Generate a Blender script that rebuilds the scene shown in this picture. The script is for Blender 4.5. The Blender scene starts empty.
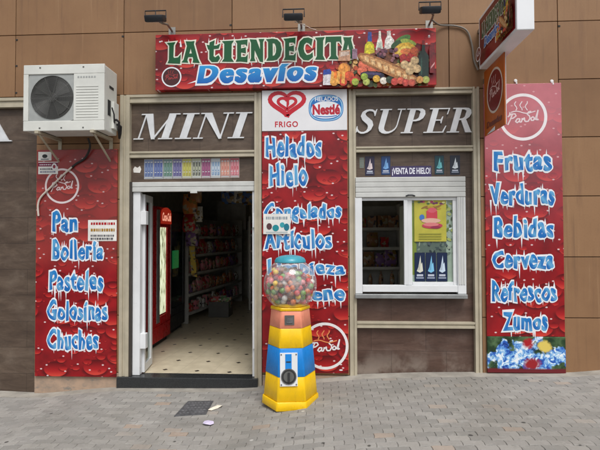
import bpy, bmesh, math, random
from mathutils import Vector, Matrix
random.seed(7)
scn = bpy.context.scene
COL = scn.collection
PI = math.pi
R = math.radians

# ------------------------------------------------------------------ camera
CAM = Vector((0.0, -5.1, 1.615))
FPX = 450.0
PITCH, YAW, ROLL = R(1.263), R(-2.860), R(-0.176)
_f = Vector((math.sin(YAW)*math.cos(PITCH), math.cos(YAW)*math.cos(PITCH), math.sin(PITCH)))
_r0 = Vector((math.cos(YAW), -math.sin(YAW), 0)); _u0 = _r0.cross(_f)
_r = _r0*math.cos(ROLL) + _u0*math.sin(ROLL); _u = _u0*math.cos(ROLL) - _r0*math.sin(ROLL)
cd = bpy.data.cameras.new('camera'); cam = bpy.data.objects.new('camera', cd); COL.objects.link(cam)
cd.sensor_width = 36; cd.lens = FPX/600*36; cd.clip_start = 0.05; cd.clip_end = 2000
cam.matrix_world = Matrix(((_r.x, _u.x, -_f.x, CAM.x), (_r.y, _u.y, -_f.y, CAM.y), (_r.z, _u.z, -_f.z, CAM.z), (0, 0, 0, 1)))
scn.camera = cam

def W(px, py, Y=0.0):
    """measured photo point -> (X, Z) on the vertical plane y = Y"""
    d = _f*FPX + _r*(px-300) - _u*(py-225)
    t = (Y-CAM.y)/d.y
    return CAM.x+d.x*t, CAM.z+d.z*t

# ------------------------------------------------------------------ colours & materials
def lin(c):
    c = c/255.0
    return c/12.92 if c <= 0.04045 else ((c+0.055)/1.055)**2.4
def rgb(r, g, b, k=1.0): return (lin(r)*k, lin(g)*k, lin(b)*k, 1)

class NT:
    def __init__(s, name):
        s.m = bpy.data.materials.new(name); s.m.use_nodes = True
        s.t = s.m.node_tree; s.n = s.t.nodes; s.l = s.t.links
        s.n.clear()
        s.out = s.n.new('ShaderNodeOutputMaterial')
        s.b = s.n.new('ShaderNodeBsdfPrincipled')
        s.l.new(s.b.outputs[0], s.out.inputs[0])
    def node(s, typ, **kw):
        n = s.n.new('ShaderNode'+typ)
        for k, v in kw.items():
            if k.startswith('i_'): n.inputs[k[2:].replace('_', ' ')].default_value = v
            else: setattr(n, k, v)
        return n
    def link(s, a, b): s.l.new(a, b)
    def sock(s, v, inp):
        if isinstance(v, (int, float)): inp.default_value = v
        elif isinstance(v, (tuple, list)): inp.default_value = v
        else: s.l.new(v, inp)
    def math(s, op, a, b=0.0, c=None, clamp=False):
        n = s.n.new('ShaderNodeMath'); n.operation = op; n.use_clamp = clamp
        s.sock(a, n.inputs[0]); s.sock(b, n.inputs[1])
        if c is not None: s.sock(c, n.inputs[2])
        return n.outputs[0]
    def mix(s, f, a, b, mode='MIX'):
        n = s.n.new('ShaderNodeMix'); n.data_type = 'RGBA'; n.blend_type = mode
        s.sock(f, n.inputs['Factor']); s.sock(a, n.inputs['A']) if False else None
        s.sock(a, n.inputs[6]); s.sock(b, n.inputs[7])
        return n.outputs[2]
    def ramp(s, f, *st):
        n = s.n.new('ShaderNodeValToRGB'); s.sock(f, n.inputs[0])
        e = n.color_ramp.elements
        while len(e) < len(st): e.new(0.5)
        for q, (p, c) in zip(e, st): q.position = p; q.color = c if len(c) == 4 else (*c, 1)
        return n.outputs[0]
    def rng(s, v, a, b, c=0.0, d=1.0, smooth=True):
        n = s.n.new('ShaderNodeMapRange'); n.interpolation_type = 'SMOOTHSTEP' if smooth else 'LINEAR'
        s.sock(v, n.inputs[0])
        for i, q in enumerate((a, b, c, d)): n.inputs[1+i].default_value = q
        return n.outputs[0]
    def coord(s, scale=(1, 1, 1), rot=(0, 0, 0), loc=(0, 0, 0), kind='Object'):
        tc = s.n.new('ShaderNodeTexCoord'); mp = s.n.new('ShaderNodeMapping')
        s.l.new(tc.outputs[kind], mp.inputs[0])
        mp.inputs['Scale'].default_value = scale; mp.inputs['Rotation'].default_value = rot; mp.inputs['Location'].default_value = loc
        return mp.outputs[0]
    def noise(s, v, scale, detail=4, rough=0.55, dist=0.0):
        n = s.n.new('ShaderNodeTexNoise'); s.l.new(v, n.inputs['Vector'])
        n.inputs['Scale'].default_value = scale; n.inputs['Detail'].default_value = detail
        n.inputs['Roughness'].default_value = rough; n.inputs['Distortion'].default_value = dist
        return n.outputs['Fac']
    def bump(s, h, strength=0.2, dist=0.01):
        n = s.n.new('ShaderNodeBump'); n.inputs['Strength'].default_value = strength; n.inputs['Distance'].default_value = dist
        s.l.new(h, n.inputs['Height']); s.l.new(n.outputs[0], s.b.inputs['Normal'])
    def set(s, col=None, rough=0.5, metal=0.0, spec=0.5, emit=None, es=0.0):
        if col is not None: s.sock(col, s.b.inputs['Base Color'])
        s.sock(rough, s.b.inputs['Roughness']); s.b.inputs['Metallic'].default_value = metal
        s.b.inputs['Specular IOR Level'].default_value = spec
        if emit is not None:
            s.sock(emit, s.b.inputs['Emission Color']); s.b.inputs['Emission Strength'].default_value = es
        return s.m

def plain(name, col, rough=0.5, metal=0.0, spec=0.5, var=0.12, scale=6.0, bump=0.0):
    """a painted / moulded surface with slight uneven tone and dirt"""
    t = NT(name); v = t.coord()
    n = t.noise(v, scale, 6, 0.6)
    a = tuple(q*(1-var) for q in col[:3])+(1,); b = tuple(min(1, q*(1+var)) for q in col[:3])+(1,)
    c = t.mix(t.rng(n, 0.3, 0.7), a, b)
    rr = t.rng(t.noise(v, scale*2.3, 3), 0.3, 0.7, max(0.05, rough-0.08), min(1, rough+0.1))
    if bump: t.bump(t.noise(v, scale*9, 4), bump, 0.004)
    return t.set(c, rr, metal, spec)

M = {}
def mk_print(name, rough=0.33, spec=0.45):
    t = NT(name); a = t.node('VertexColor', layer_name='ink')
    v = t.coord(); n = t.noise(v, 14, 5)
    c = t.mix(1.0, a.outputs[0], t.ramp(n, (0.3, (0.90, 0.90, 0.90)), (0.7, (1, 1, 1))), 'MULTIPLY')
    return t.set(c, rough, 0, spec)
M['ink'] = mk_print('printed_ink')
t = NT('photo_ink'); a_ = t.node('VertexColor', layer_name='ink'); v = t.coord()
n = t.noise(v, 38, 6, .7); n2 = t.noise(v, 15, 4, .6)
c = t.mix(1.0, a_.outputs[0], t.ramp(n, (0.34, (.42, .38, .36)), (0.5, (.9, .88, .86)), (0.68, (1.3, 1.26, 1.2))), 'MULTIPLY')
c = t.mix(t.rng(n2, .55, .75, 0, .35), c, rgb(70, 34, 24))
M['ink_photo'] = t.set(c, .33)
M['ink_matt'] = mk_print('printed_ink_matt', 0.55, 0.3)

def mk_red(name, tints):
    """vinyl print of water drops on a red ground; fades = [(z0, z1, amount0, amount1)] paler tone mixed in with height"""
    t = NT(name)
    tc = t.node('TexCoord'); sp = t.node('SeparateXYZ'); t.link(tc.outputs['Object'], sp.inputs[0])
    x, z = sp.outputs[0], sp.outputs[2]
    col = None
    vo = t.coord()
    n0 = t.noise(vo, 3.0, 4)
    base = t.ramp(n0, (0.3, rgb(104, 12, 20)), (0.55, rgb(144, 18, 26)), (0.75, rgb(166, 26, 30)))
    col = base
    for k, (sx, sz, r0, thr) in enumerate(((2.9, 4.6, 0.42, 0.35), (6.5, 10.0, 0.34, 0.66), (15, 21, 0.26, 0.86))):
        cb = t.node('CombineXYZ')
        t.link(t.math('MULTIPLY_ADD', x, sx, 3.7*k), cb.inputs[0]); t.link(t.math('MULTIPLY_ADD', z, sz, 1.3*k), cb.inputs[1])
        vn = t.node('TexVoronoi', voronoi_dimensions='2D'); vn.inputs['Scale'].default_value = 1.0
        vn.inputs['Randomness'].default_value = 0.8
        t.link(cb.outputs[0], vn.inputs['Vector'])
        sc = t.node('SeparateColor'); t.link(vn.outputs['Color'], sc.inputs[0])
        on = t.math('GREATER_THAN', sc.outputs[0], thr)
        df = t.node('VectorMath', operation='SUBTRACT'); t.link(cb.outputs[0], df.inputs[0]); t.link(vn.outputs['Position'], df.inputs[1])
        s2 = t.node('SeparateXYZ'); t.link(df.outputs[0], s2.inputs[0])
        body = t.math('MULTIPLY', t.rng(vn.outputs['Distance'], r0, r0-0.035), on)
        halo = t.math('MULTIPLY', t.rng(vn.outputs['Distance'], r0+0.16, r0-0.02), on)
        halo = t.math('MULTIPLY', halo, t.rng(s2.outputs[1], 0.12, -0.25))
        col = t.mix(t.math('MULTIPLY', halo, 0.75), col, rgb(62, 6, 14))
        drop = t.ramp(t.rng(s2.outputs[1], -0.4, 0.4, 0, 1, False), (0.05, rgb(206, 66, 54)), (0.35, rgb(172, 30, 34)), (0.72, rgb(128, 14, 22)), (0.95, rgb(88, 7, 15)))
        col = t.mix(body, col, drop)
    # printed white glints
    cb = t.node('CombineXYZ'); t.link(t.math('MULTIPLY', x, 5.0), cb.inputs[0]); t.link(t.math('MULTIPLY', z, 8.0), cb.inputs[1])
    vn = t.node('TexVoronoi', voronoi_dimensions='2D'); vn.inputs['Scale'].default_value = 1.0; t.link(cb.outputs[0], vn.inputs['Vector'])
    col = t.mix(t.math('MULTIPLY', t.rng(vn.outputs['Distance'], 0.075, 0.05), 0.8), col, rgb(235, 215, 215))
    for z0, z1, f0, f1, fc in tints:
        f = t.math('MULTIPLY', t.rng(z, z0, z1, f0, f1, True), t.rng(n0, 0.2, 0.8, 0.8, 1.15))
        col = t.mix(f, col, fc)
    t.bump(t.noise(vo, 2.2, 2), 0.05, 0.02)
    return t.set(col, 0.3, 0, 0.45)

# ochre rendered cladding panels
t = NT('ochre_cladding'); v = t.coord()
g = t.node('NewGeometry')
n1 = t.noise(v, 1.3, 6, 0.6); n2 = t.noise(t.coord(scale=(6, 6, 0.7)), 1.6, 5, 0.6); n3 = t.noise(v, 60, 3)
c = t.ramp(t.math('ADD', t.math('MULTIPLY', n1, 0.7), t.math('MULTIPLY', g.outputs['Random Per Island'], 0.3)), (0.25, rgb(124, 92, 64)), (0.5, rgb(140, 106, 75)), (0.8, rgb(153, 118, 85)))
c = t.mix(t.rng(n2, 0.50, 0.74, 0, 0.5), c, rgb(116, 86, 64))
n4 = t.noise(t.coord(scale=(11, 11, 0.35)), 1.5, 6, 0.65)
c = t.mix(t.rng(n4, 0.56, 0.72, 0, 0.45), c, rgb(104, 78, 60)); c = t.mix(t.rng(n4, 0.42, 0.30, 0, 0.25), c, rgb(178, 146, 112))
c = t.mix(t.rng(n3, 0.45, 0.75, 0, 0.25), c, rgb(128, 94, 68))
t.bump(t.noise(v, 140, 3), 0.12, 0.004)
M['ochre'] = t.set(c, 0.62, 0, 0.35)
M['joint'] = plain('panel_joint', rgb(84, 64, 49), 0.9, var=0.2)

# dark slate infill
def mk_stone(name, a, b, c3, dust, dz, off):
    t = NT(name); v = t.coord()
    br = t.node('TexBrick', offset=0.37, squash=1.0)
    tc = t.coord(rot=(R(90), 0, 0), loc=(off, 0, 0.0))
    t.link(tc, br.inputs['Vector']); br.inputs['Scale'].default_value = 1.0
    br.inputs['Brick Width'].default_value = 0.61; br.inputs['Row Height'].default_value = 0.305
    br.inputs['Mortar Size'].default_value = 0.0025; br.inputs['Mortar Smooth'].default_value = 0.2
    br.inputs['Color1'].default_value = (0.2, 0.2, 0.2, 1); br.inputs['Color2'].default_value = (0.8, 0.8, 0.8, 1); br.inputs['Mortar'].default_value = (0.0, 0, 0, 1)
    n1 = t.noise(t.coord(scale=(1.0, 1, 3.6)), 2.4, 9, 0.72, 0.7)
    n2 = t.noise(v, 3.1, 6, 0.6)
    f = t.math('ADD', t.math('MULTIPLY', n1, 0.88), t.math('MULTIPLY', br.outputs[0], 0.12))
    c = t.ramp(f, (0.3, a), (0.5, b), (0.68, c3))
    c = t.mix(t.rng(n2, 0.5, 0.75, 0, 0.5), c, dust)
    c = t.mix(t.rng(t.noise(t.coord(scale=(1, 1, 3)), 9, 6, 0.7), 0.55, 0.8, 0, 0.35), c, dust)
    if dz is not None:
        sp = t.node('SeparateXYZ'); t.link(v, sp.inputs[0])
        c = t.mix(t.math('MULTIPLY', t.rng(sp.outputs[2], dz+0.5, dz, 0, 1), t.rng(n2, 0.42, 0.62)), c, rgb(150, 138, 126))
    c = t.mix(t.math('MULTIPLY', br.outputs['Fac'], 0.55), c, rgb(40, 33, 30))
    t.bump(t.math('SUBTRACT', n1, t.math('MULTIPLY', br.outputs['Fac'], 0.6)), 0.25, 0.006)
    return t.set(c, t.rng(n2, 0.3, 0.7, 0.38, 0.6), 0, 0.4)
M['stone'] = mk_stone('brown_slate', rgb(64, 52, 44), rgb(84, 70, 59), rgb(104, 89, 76), rgb(118, 105, 92), None, 0.2)
M['stone_low'] = mk_stone('reddish_slate', rgb(62, 46, 39), rgb(82, 62, 53), rgb(98, 77, 67), rgb(112, 96, 88), -0.12, 0.45)
M['alu'] = plain('champagne_aluminium', rgb(180, 171, 150), 0.42, 0.1, 0.5, 0.1, 5)
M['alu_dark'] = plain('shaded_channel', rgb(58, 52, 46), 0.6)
M['white'] = plain('white_lacquer', rgb(222, 224, 225), 0.35, 0, 0.5, 0.05, 4)
M['letter_grey'] = plain('brushed_letter', rgb(216, 218, 220), 0.4, 0.1, 0.5, 0.08, 9)
M['shutter'] = plain('shutter_grey_white', rgb(196, 197, 193), 0.45, 0, 0.5, 0.08, 5)
M['sillgrey'] = plain('sill_metal', rgb(150, 152, 152), 0.35, 0.5)
M['blackgranite'] = plain('black_granite', rgb(44, 46, 47), 0.3, 0, 0.5, 0.3, 60)
M['board'] = plain('sign_board_white', rgb(226, 226, 228), 0.35, 0, 0.45, 0.05, 3)
M['lightbox'] = plain('lightbox_white', rgb(232, 234, 236), 0.4, 0, 0.45, 0.04, 3)
M['under'] = plain('lightbox_underside', rgb(170, 168, 164), 0.45)
M['steel'] = plain('galvanised_steel', rgb(150, 148, 142), 0.4, 0.7)
M['darkmetal'] = plain('floodlight_body', rgb(52, 54, 58), 0.45, 0.3)
M['glassgrey'] = plain('floodlight_glass', rgb(150, 155, 160), 0.12, 0, 0.6)
M['acwhite'] = plain('aged_white_casing', rgb(212, 213, 206), 0.45, 0, 0.45, 0.07, 3)
M['acgrey'] = plain('grey_fan_plate', rgb(160, 163, 160), 0.5)
M['dark'] = plain('dark_recess', rgb(40, 40, 40), 0.7)
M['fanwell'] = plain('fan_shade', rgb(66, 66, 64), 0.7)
M['darkmid'] = plain('dark_grille', rgb(88, 88, 85), 0.5)
M['cablew'] = plain('white_cable', rgb(206, 196, 184), 0.5)
M['cableb'] = plain('black_cable', rgb(34, 32, 32), 0.55)
M['cableg'] = plain('grey_cable', rgb(128, 120, 110), 0.55)
M['teal'] = plain('teal_plastic', rgb(58, 150, 168), 0.3, 0, 0.5, 0.08, 9)
M['orange'] = plain('orange_panel', rgb(186, 92, 22), 0.4, 0, 0.45, 0.12, 3)
M['chrome'] = plain('worn_chrome', rgb(150, 150, 152), 0.25, 0.9)
M['cement'] = plain('cement_strip', rgb(152, 147, 138), 0.85, 0, 0.2, 0.2, 5, 0.3)
M['iron'] = plain('cast_iron', rgb(98, 98, 100), 0.55, 0.3, 0.5, 0.25, 20)
M['paper'] = plain('crumpled_paper', rgb(228, 222, 236), 0.7)
M['inwall'] = plain('shop_inner_wall', rgb(206, 202, 190), 0.7)
M['inceil'] = plain('shop_ceiling', rgb(210, 208, 202), 0.8)
M['redpaint'] = plain('red_fridge_paint', rgb(186, 18, 26), 0.3)
M['fridgeblack'] = plain('black_fridge_paint', rgb(34, 36, 40), 0.35)
M['shelfmetal'] = plain('shelf_metal', rgb(190, 190, 184), 0.45, 0.2)
M['asphalt'] = plain('asphalt', (0.05, 0.05, 0.052, 1), 0.9, 0, 0.2, 0.3, 30, 0.3)

# plinth: ochre render gone grey with splash dirt
t = NT('dirty_plinth'); v = t.coord(); n = t.noise(v, 5, 6, 0.65)
c = t.mix(t.rng(n, 0.35, 0.65), rgb(176, 150, 128), rgb(150, 132, 116))
c = t.mix(t.rng(t.noise(t.coord(scale=(1, 1, 2.5)), 7, 6, 0.7), 0.5, 0.72), c, rgb(120, 118, 112))
M['plinth'] = t.set(c, 0.8, 0, 0.25)

def mk_plastic(name, c, dirt):
    t = NT(name); v = t.coord(); n = t.noise(v, 7, 6, .65); n2 = t.noise(t.coord(scale=(1, 1, .35)), 26, 5, .7)
    cc = t.mix(t.rng(n, .35, .7), c, tuple(q*.86 for q in c[:3])+(1,)); cc = t.mix(t.rng(n2, .56, .78, 0, .55), cc, dirt)
    t.bump(t.noise(v, 90, 3), .06, .003); return t.set(cc, t.rng(n2, .3, .7, .24, .5), 0, .5)
M['yellow'] = mk_plastic('yellow_plastic', rgb(246, 198, 8), rgb(178, 134, 34)); M['blue'] = mk_plastic('blue_plastic', rgb(18, 132, 216), rgb(60, 106, 150)); M['pink'] = mk_plastic('faded_pink_plastic', rgb(234, 146, 118), rgb(226, 176, 120))
# glass: clear sheet with Fresnel reflection
def mk_glass(name, tint, rough=0.02, ior=1.45, veil=0.0):
    t = NT(name)
    tr = t.node('BsdfTransparent'); tr.inputs[0].default_value = tint
    gl = t.node('BsdfGlossy'); gl.inputs['Roughness'].default_value = rough
    fr = t.node('Fresnel'); fr.inputs[0].default_value = ior
    mx = t.node('MixShader'); ge = t.node('NewGeometry'); t.link(t.math('MULTIPLY', fr.outputs[0], t.math('SUBTRACT', 1.0, ge.outputs['Backfacing'])), mx.inputs[0]); t.link(tr.outputs[0], mx.inputs[1]); t.link(gl.outputs[0], mx.inputs[2])
    if veil:  # patchy white diffuse mixed over the clear sheet
        df = t.node('BsdfDiffuse'); df.inputs[0].default_value = (.8, .82, .84, 1); m2 = t.node('MixShader')
        t.link(t.rng(t.noise(t.coord(), 14, 5, .7), .35, .7, veil*.3, veil*1.8), m2.inputs[0]); t.link(mx.outputs[0], m2.inputs[1]); t.link(df.outputs[0], m2.inputs[2]); mx = m2
    t.link(mx.outputs[0], t.out.inputs[0]); return t.m
M['glass'] = mk_glass('window_glass', (0.86, 0.9, 0.88, 1))
M['globe'] = mk_glass('clear_globe', (0.95, 0.96, 0.97, 1), 0.08, 1.7, .19)

def emis(name, col, s):
    t = NT(name); return t.set((0.02, 0.02, 0.02, 1), 0.4, emit=col, es=s)
t = NT('lit_fridge_inside'); nz_ = t.noise(t.coord(scale=(1, 4, 1)), 7, 4)
M['tube'] = t.set((.02, .02, .02, 1), .4, emit=t.ramp(nz_, (.36, (.16, .15, .08)), (.5, (.75, .72, .48)), (.66, (1, .96, .78))), es=1.25)
M['colasign'] = emis('lit_header_red', (0.9, 0.05, 0.02, 1), 0.22)
M['colatext'] = emis('lit_header_lettering', (1, 0.42, 0.28, 1), 0.75)
M['green_lit'] = emis('green_lit_display', (0.02, 0.55, 0.14, 1), 0.14)

# pavers
t = NT('grey_pavers'); v = t.coord(); g = t.node('NewGeometry')
rp = g.outputs['Random Per Island']
n1 = t.noise(v, 0.9, 5, 0.6); n2 = t.noise(v, 22, 6, 0.7); n3 = t.noise(v, 120, 3, 0.6)
c = t.ramp(rp, (0.0, rgb(136, 134, 129)), (0.5, rgb(147, 144, 139)), (0.965, rgb(157, 154, 148)), (0.985, rgb(164, 150, 137)), (1.0, rgb(160, 143, 128)))
c = t.mix(t.rng(n1, 0.4, 0.68, 0, 0.6), c, rgb(126, 122, 114))
c = t.mix(t.rng(n2, 0.5, 0.75, 0, 0.5), c, rgb(122, 119, 114))
c = t.mix(t.rng(n3, 0.58, 0.75, 0, 0.4), c, rgb(190, 186, 178))
vs = t.node('TexVoronoi'); t.link(v, vs.inputs['Vector']); vs.inputs['Scale'].default_value = 4.2
sz = t.node('SeparateColor'); t.link(vs.outputs['Color'], sz.inputs[0])
spot = t.math('MULTIPLY', t.rng(t.math('ADD', vs.outputs['Distance'], t.math('MULTIPLY', n2, .09)), 0.135, 0.095), t.math('GREATER_THAN', sz.outputs[0], 0.35))
n5 = t.noise(t.coord(scale=(1, 2.2, 1)), 2.6, 7, 0.7)
c = t.mix(t.rng(n5, 0.54, 0.70, 0, 0.5), c, rgb(112, 109, 104)); c = t.mix(t.rng(n5, 0.42, 0.30, 0, 0.4), c, rgb(186, 183, 177))
c = t.mix(t.math('MULTIPLY', spot, 0.85), c, rgb(58, 55, 52))
vs2 = t.node('TexVoronoi'); t.link(v, vs2.inputs['Vector']); vs2.inputs['Scale'].default_value = 2.3
sz2 = t.node('SeparateColor'); t.link(vs2.outputs['Color'], sz2.inputs[0])
c = t.mix(t.math('MULTIPLY', t.rng(vs2.outputs['Distance'], 0.05, 0.03), 0.5), c, rgb(214, 212, 206))
t.bump(t.math('ADD', n2, n3), 0.35, 0.004)
M['paver'] = t.set(c, 0.85, 0, 0.25)
M['jointsand'] = plain('joint_sand', rgb(126, 123, 116), 0.95, 0, 0.1, 0.25, 12)

# cream floor tiles with small dark inserts
t = NT('cream_floor_tiles'); v = t.coord(rot=(0, 0, R(5)), scale=(2.5, 2.5, 2.5), loc=(0.30, 0.22, 0))
fr = t.node('VectorMath', operation='FRACTION'); t.link(v, fr.inputs[0])
sp = t.node('SeparateXYZ'); t.link(fr.outputs[0], sp.inputs[0])
ax = t.math('ABSOLUTE', t.math('SUBTRACT', sp.outputs[0], 0.5)); ay = t.math('ABSOLUTE', t.math('SUBTRACT', sp.outputs[1], 0.5))
dm = t.math('ADD', ax, ay)
n = t.noise(v, 3, 5)
c = t.mix(t.rng(n, 0.3, 0.7), rgb(196, 184, 158), rgb(212, 200, 174))
gx = t.math('MAXIMUM', t.math('LESS_THAN', t.math('SUBTRACT', 0.5, ax), 0.006), t.math('LESS_THAN', t.math('SUBTRACT', 0.5, ay), 0.006))
c = t.mix(t.math('MULTIPLY', gx, 0.5), c, rgb(140, 128, 108))
c = t.mix(t.math('LESS_THAN', dm, 0.085), c, rgb(50, 42, 38))
M['tiles'] = t.set(c, 0.3, 0, 0.5)

# abstract picture print of blue and white balls (stand-in)
t = NT('blue_white_balls_print')
tc = t.node('TexCoord'); sp = t.node('SeparateXYZ'); t.link(tc.outputs['Object'], sp.inputs[0])
nb = t.noise(t.coord(), 6, 4)
x_, z_ = sp.outputs[0], sp.outputs[2]
col = t.ramp(nb, (0.32, rgb(10, 18, 16)), (0.5, rgb(34, 62, 36)), (0.62, rgb(84, 112, 74)), (0.8, rgb(140, 166, 176)))
na = t.noise(t.coord(), 17, 5, .62, .8); nm = t.noise(t.coord(loc=(3.1, 0, 1.7)), 7.5, 3, .5)
blue = t.ramp(na, (0.30, rgb(16, 34, 96)), (0.42, rgb(40, 92, 186)), (0.49, rgb(104, 164, 222)), (0.54, rgb(170, 208, 236)), (0.59, rgb(232, 238, 244)))
mk = t.math('SUBTRACT', t.math('ADD', nm, .235), t.math('MULTIPLY', t.math('ABSOLUTE', t.math('SUBTRACT', z_, .17)), 1.7))
mk = t.math('SUBTRACT', mk, t.math('MULTIPLY', t.math('MAXIMUM', t.math('SUBTRACT', t.math('ABSOLUTE', x_), .30), 0.0), 1.5))
col = t.mix(t.rng(mk, .44, .50), col, blue)
def blob(cx_, cz_, rx_, rz_):
    q = t.math('ADD', t.math('POWER', t.math('ABSOLUTE', t.math('DIVIDE', t.math('SUBTRACT', x_, cx_), rx_)), 2.0), t.math('POWER', t.math('ABSOLUTE', t.math('DIVIDE', t.math('SUBTRACT', z_, cz_), rz_)), 2.0))
    return t.rng(t.math('ADD', q, t.math('MULTIPLY', t.math('SUBTRACT', na, .5), 2.6)), 1.6, .4)
col = t.mix(blob(.02, .33, .06, .055), col, rgb(168, 24, 34)); col = t.mix(blob(.06, .11, .085, .06), col, rgb(150, 28, 36)); col = t.mix(blob(.20, .30, .07, .06), col, rgb(220, 196, 96))
col = t.mix(t.rng(z_, .07, .045), col, rgb(104, 26, 34))
M['ballsbg'] = t.set(col, 0.32)

# ------------------------------------------------------------------ mesh helpers
class MB:
    def __init__(s): s.bm = bmesh.new()
    def box(s, x0, x1, y0, y1, z0, z1, bev=0.0):
        r = bmesh.ops.create_cube(s.bm, size=1.0)
        vs = r['verts']
        for q in vs: q.co = Vector(((x0+x1)/2+q.co.x*(x1-x0), (y0+y1)/2+q.co.y*(y1-y0), (z0+z1)/2+q.co.z*(z1-z0)))
        if bev > 0:
            es = {e for q in vs for e in q.link_edges}
            bmesh.ops.bevel(s.bm, geom=list(es), offset=bev, segments=2, affect='EDGES', profile=0.5)
        return s
    def prism(s, pts, y0, y1):
        """polygon in x,z extruded from y0 to y1 (front y0)"""
        a = [s.bm.verts.new((p[0], y0, p[1])) for p in pts]; b = [s.bm.verts.new((p[0], y1, p[1])) for p in pts]
        n = len(pts)
        area = sum(pts[i][0]*pts[(i+1) % n][1]-pts[(i+1) % n][0]*pts[i][1] for i in range(n))
        if area < 0: a.reverse(); b.reverse()
        s.bm.faces.new(a); s.bm.faces.new(list(reversed(b)))
        for i in range(n): s.bm.faces.new((a[(i+1) % n], a[i], b[i], b[(i+1) % n]))
        return s
    def loft(s, rings, cap=True, closed=True):
        vs = [[s.bm.verts.new(p) for p in ring] for ring in rings]
        n = len(vs[0])
        for a, b in zip(vs, vs[1:]):
            for i in range(n if closed else n-1): s.bm.faces.new((a[i], a[(i+1) % n], b[(i+1) % n], b[i]))
        if cap:
            s.bm.faces.new(list(reversed(vs[0]))); s.bm.faces.new(vs[-1])
        return s
    def lathe(s, prof, cx, cy, n=32, cap=True):
        return s.loft([[(cx+r*math.cos(2*PI*i/n), cy+r*math.sin(2*PI*i/n), z) for i in range(n)] for r, z in prof], cap)
    def tube(s, path, r, n=8, cap=True):
        P = [Vector(p) for p in path]; rings = []
        up = None
        for i, p in enumerate(P):
            d = (P[min(i+1, len(P)-1)]-P[max(i-1, 0)]).normalized()
            if up is None:
                up = d.orthogonal().normalized()
            up = (up-d*up.dot(d)).normalized(); sd = d.cross(up)
            rr = r[i] if isinstance(r, (list, tuple)) else r
            rings.append([p+(up*math.cos(2*PI*k/n)+sd*math.sin(2*PI*k/n))*rr for k in range(n)])
        return s.loft(rings, cap)
    def sphere(s, c, r, seg=16, rings=10, sc=(1, 1, 1)):
        q = bmesh.ops.create_uvsphere(s.bm, u_segments=seg, v_segments=rings, radius=r)
        for v in q['verts']: v.co = Vector((c[0]+v.co.x*sc[0], c[1]+v.co.y*sc[1], c[2]+v.co.z*sc[2]))
        return s
    def build(s, name, mat, parent=None, smooth=False, world=True):
        bmesh.ops.recalc_face_normals(s.bm, faces=s.bm.faces[:])
        me = bpy.data.meshes.new(name)
        if parent is not None and world:
            off = root_of(parent)
            for v in s.bm.verts: v.co -= off
        s.bm.to_mesh(me); s.bm.free()
        me.materials.append(mat)
        if smooth:
            for p in me.polygons: p.use_smooth = True
            try: me.set_sharp_from_angle(angle=R(38))
            except Exception: pass
        o = bpy.data.objects.new(name, me); COL.objects.link(o)
        if parent is not None: o.parent = parent
        return o

def root_of(o):
    off = Vector((0, 0, 0))
    while o is not None: off += o.location; o = o.parent
    return off
def tag(o, label=None, cat=None, group=None, kind=None):
    if label: o['label'] = label
    if cat: o['category'] = cat
    if group: o['group'] = group
    if kind: o['kind'] = kind
    return o
def thing(name, label, cat, loc=(0, 0, 0), group=None, rz=0.0):
    o = bpy.data.objects.new(name, None); COL.objects.link(o); o.location = loc; o.rotation_euler = (0, 0, rz)
    o.empty_display_size = 0.1
    return tag(o, label, cat, group)
def copy_tree(o, parent=None):
    c = o.copy(); COL.objects.link(c); c.parent = parent
    for ch in list(o.children): copy_tree(ch, c)
    return c

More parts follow.
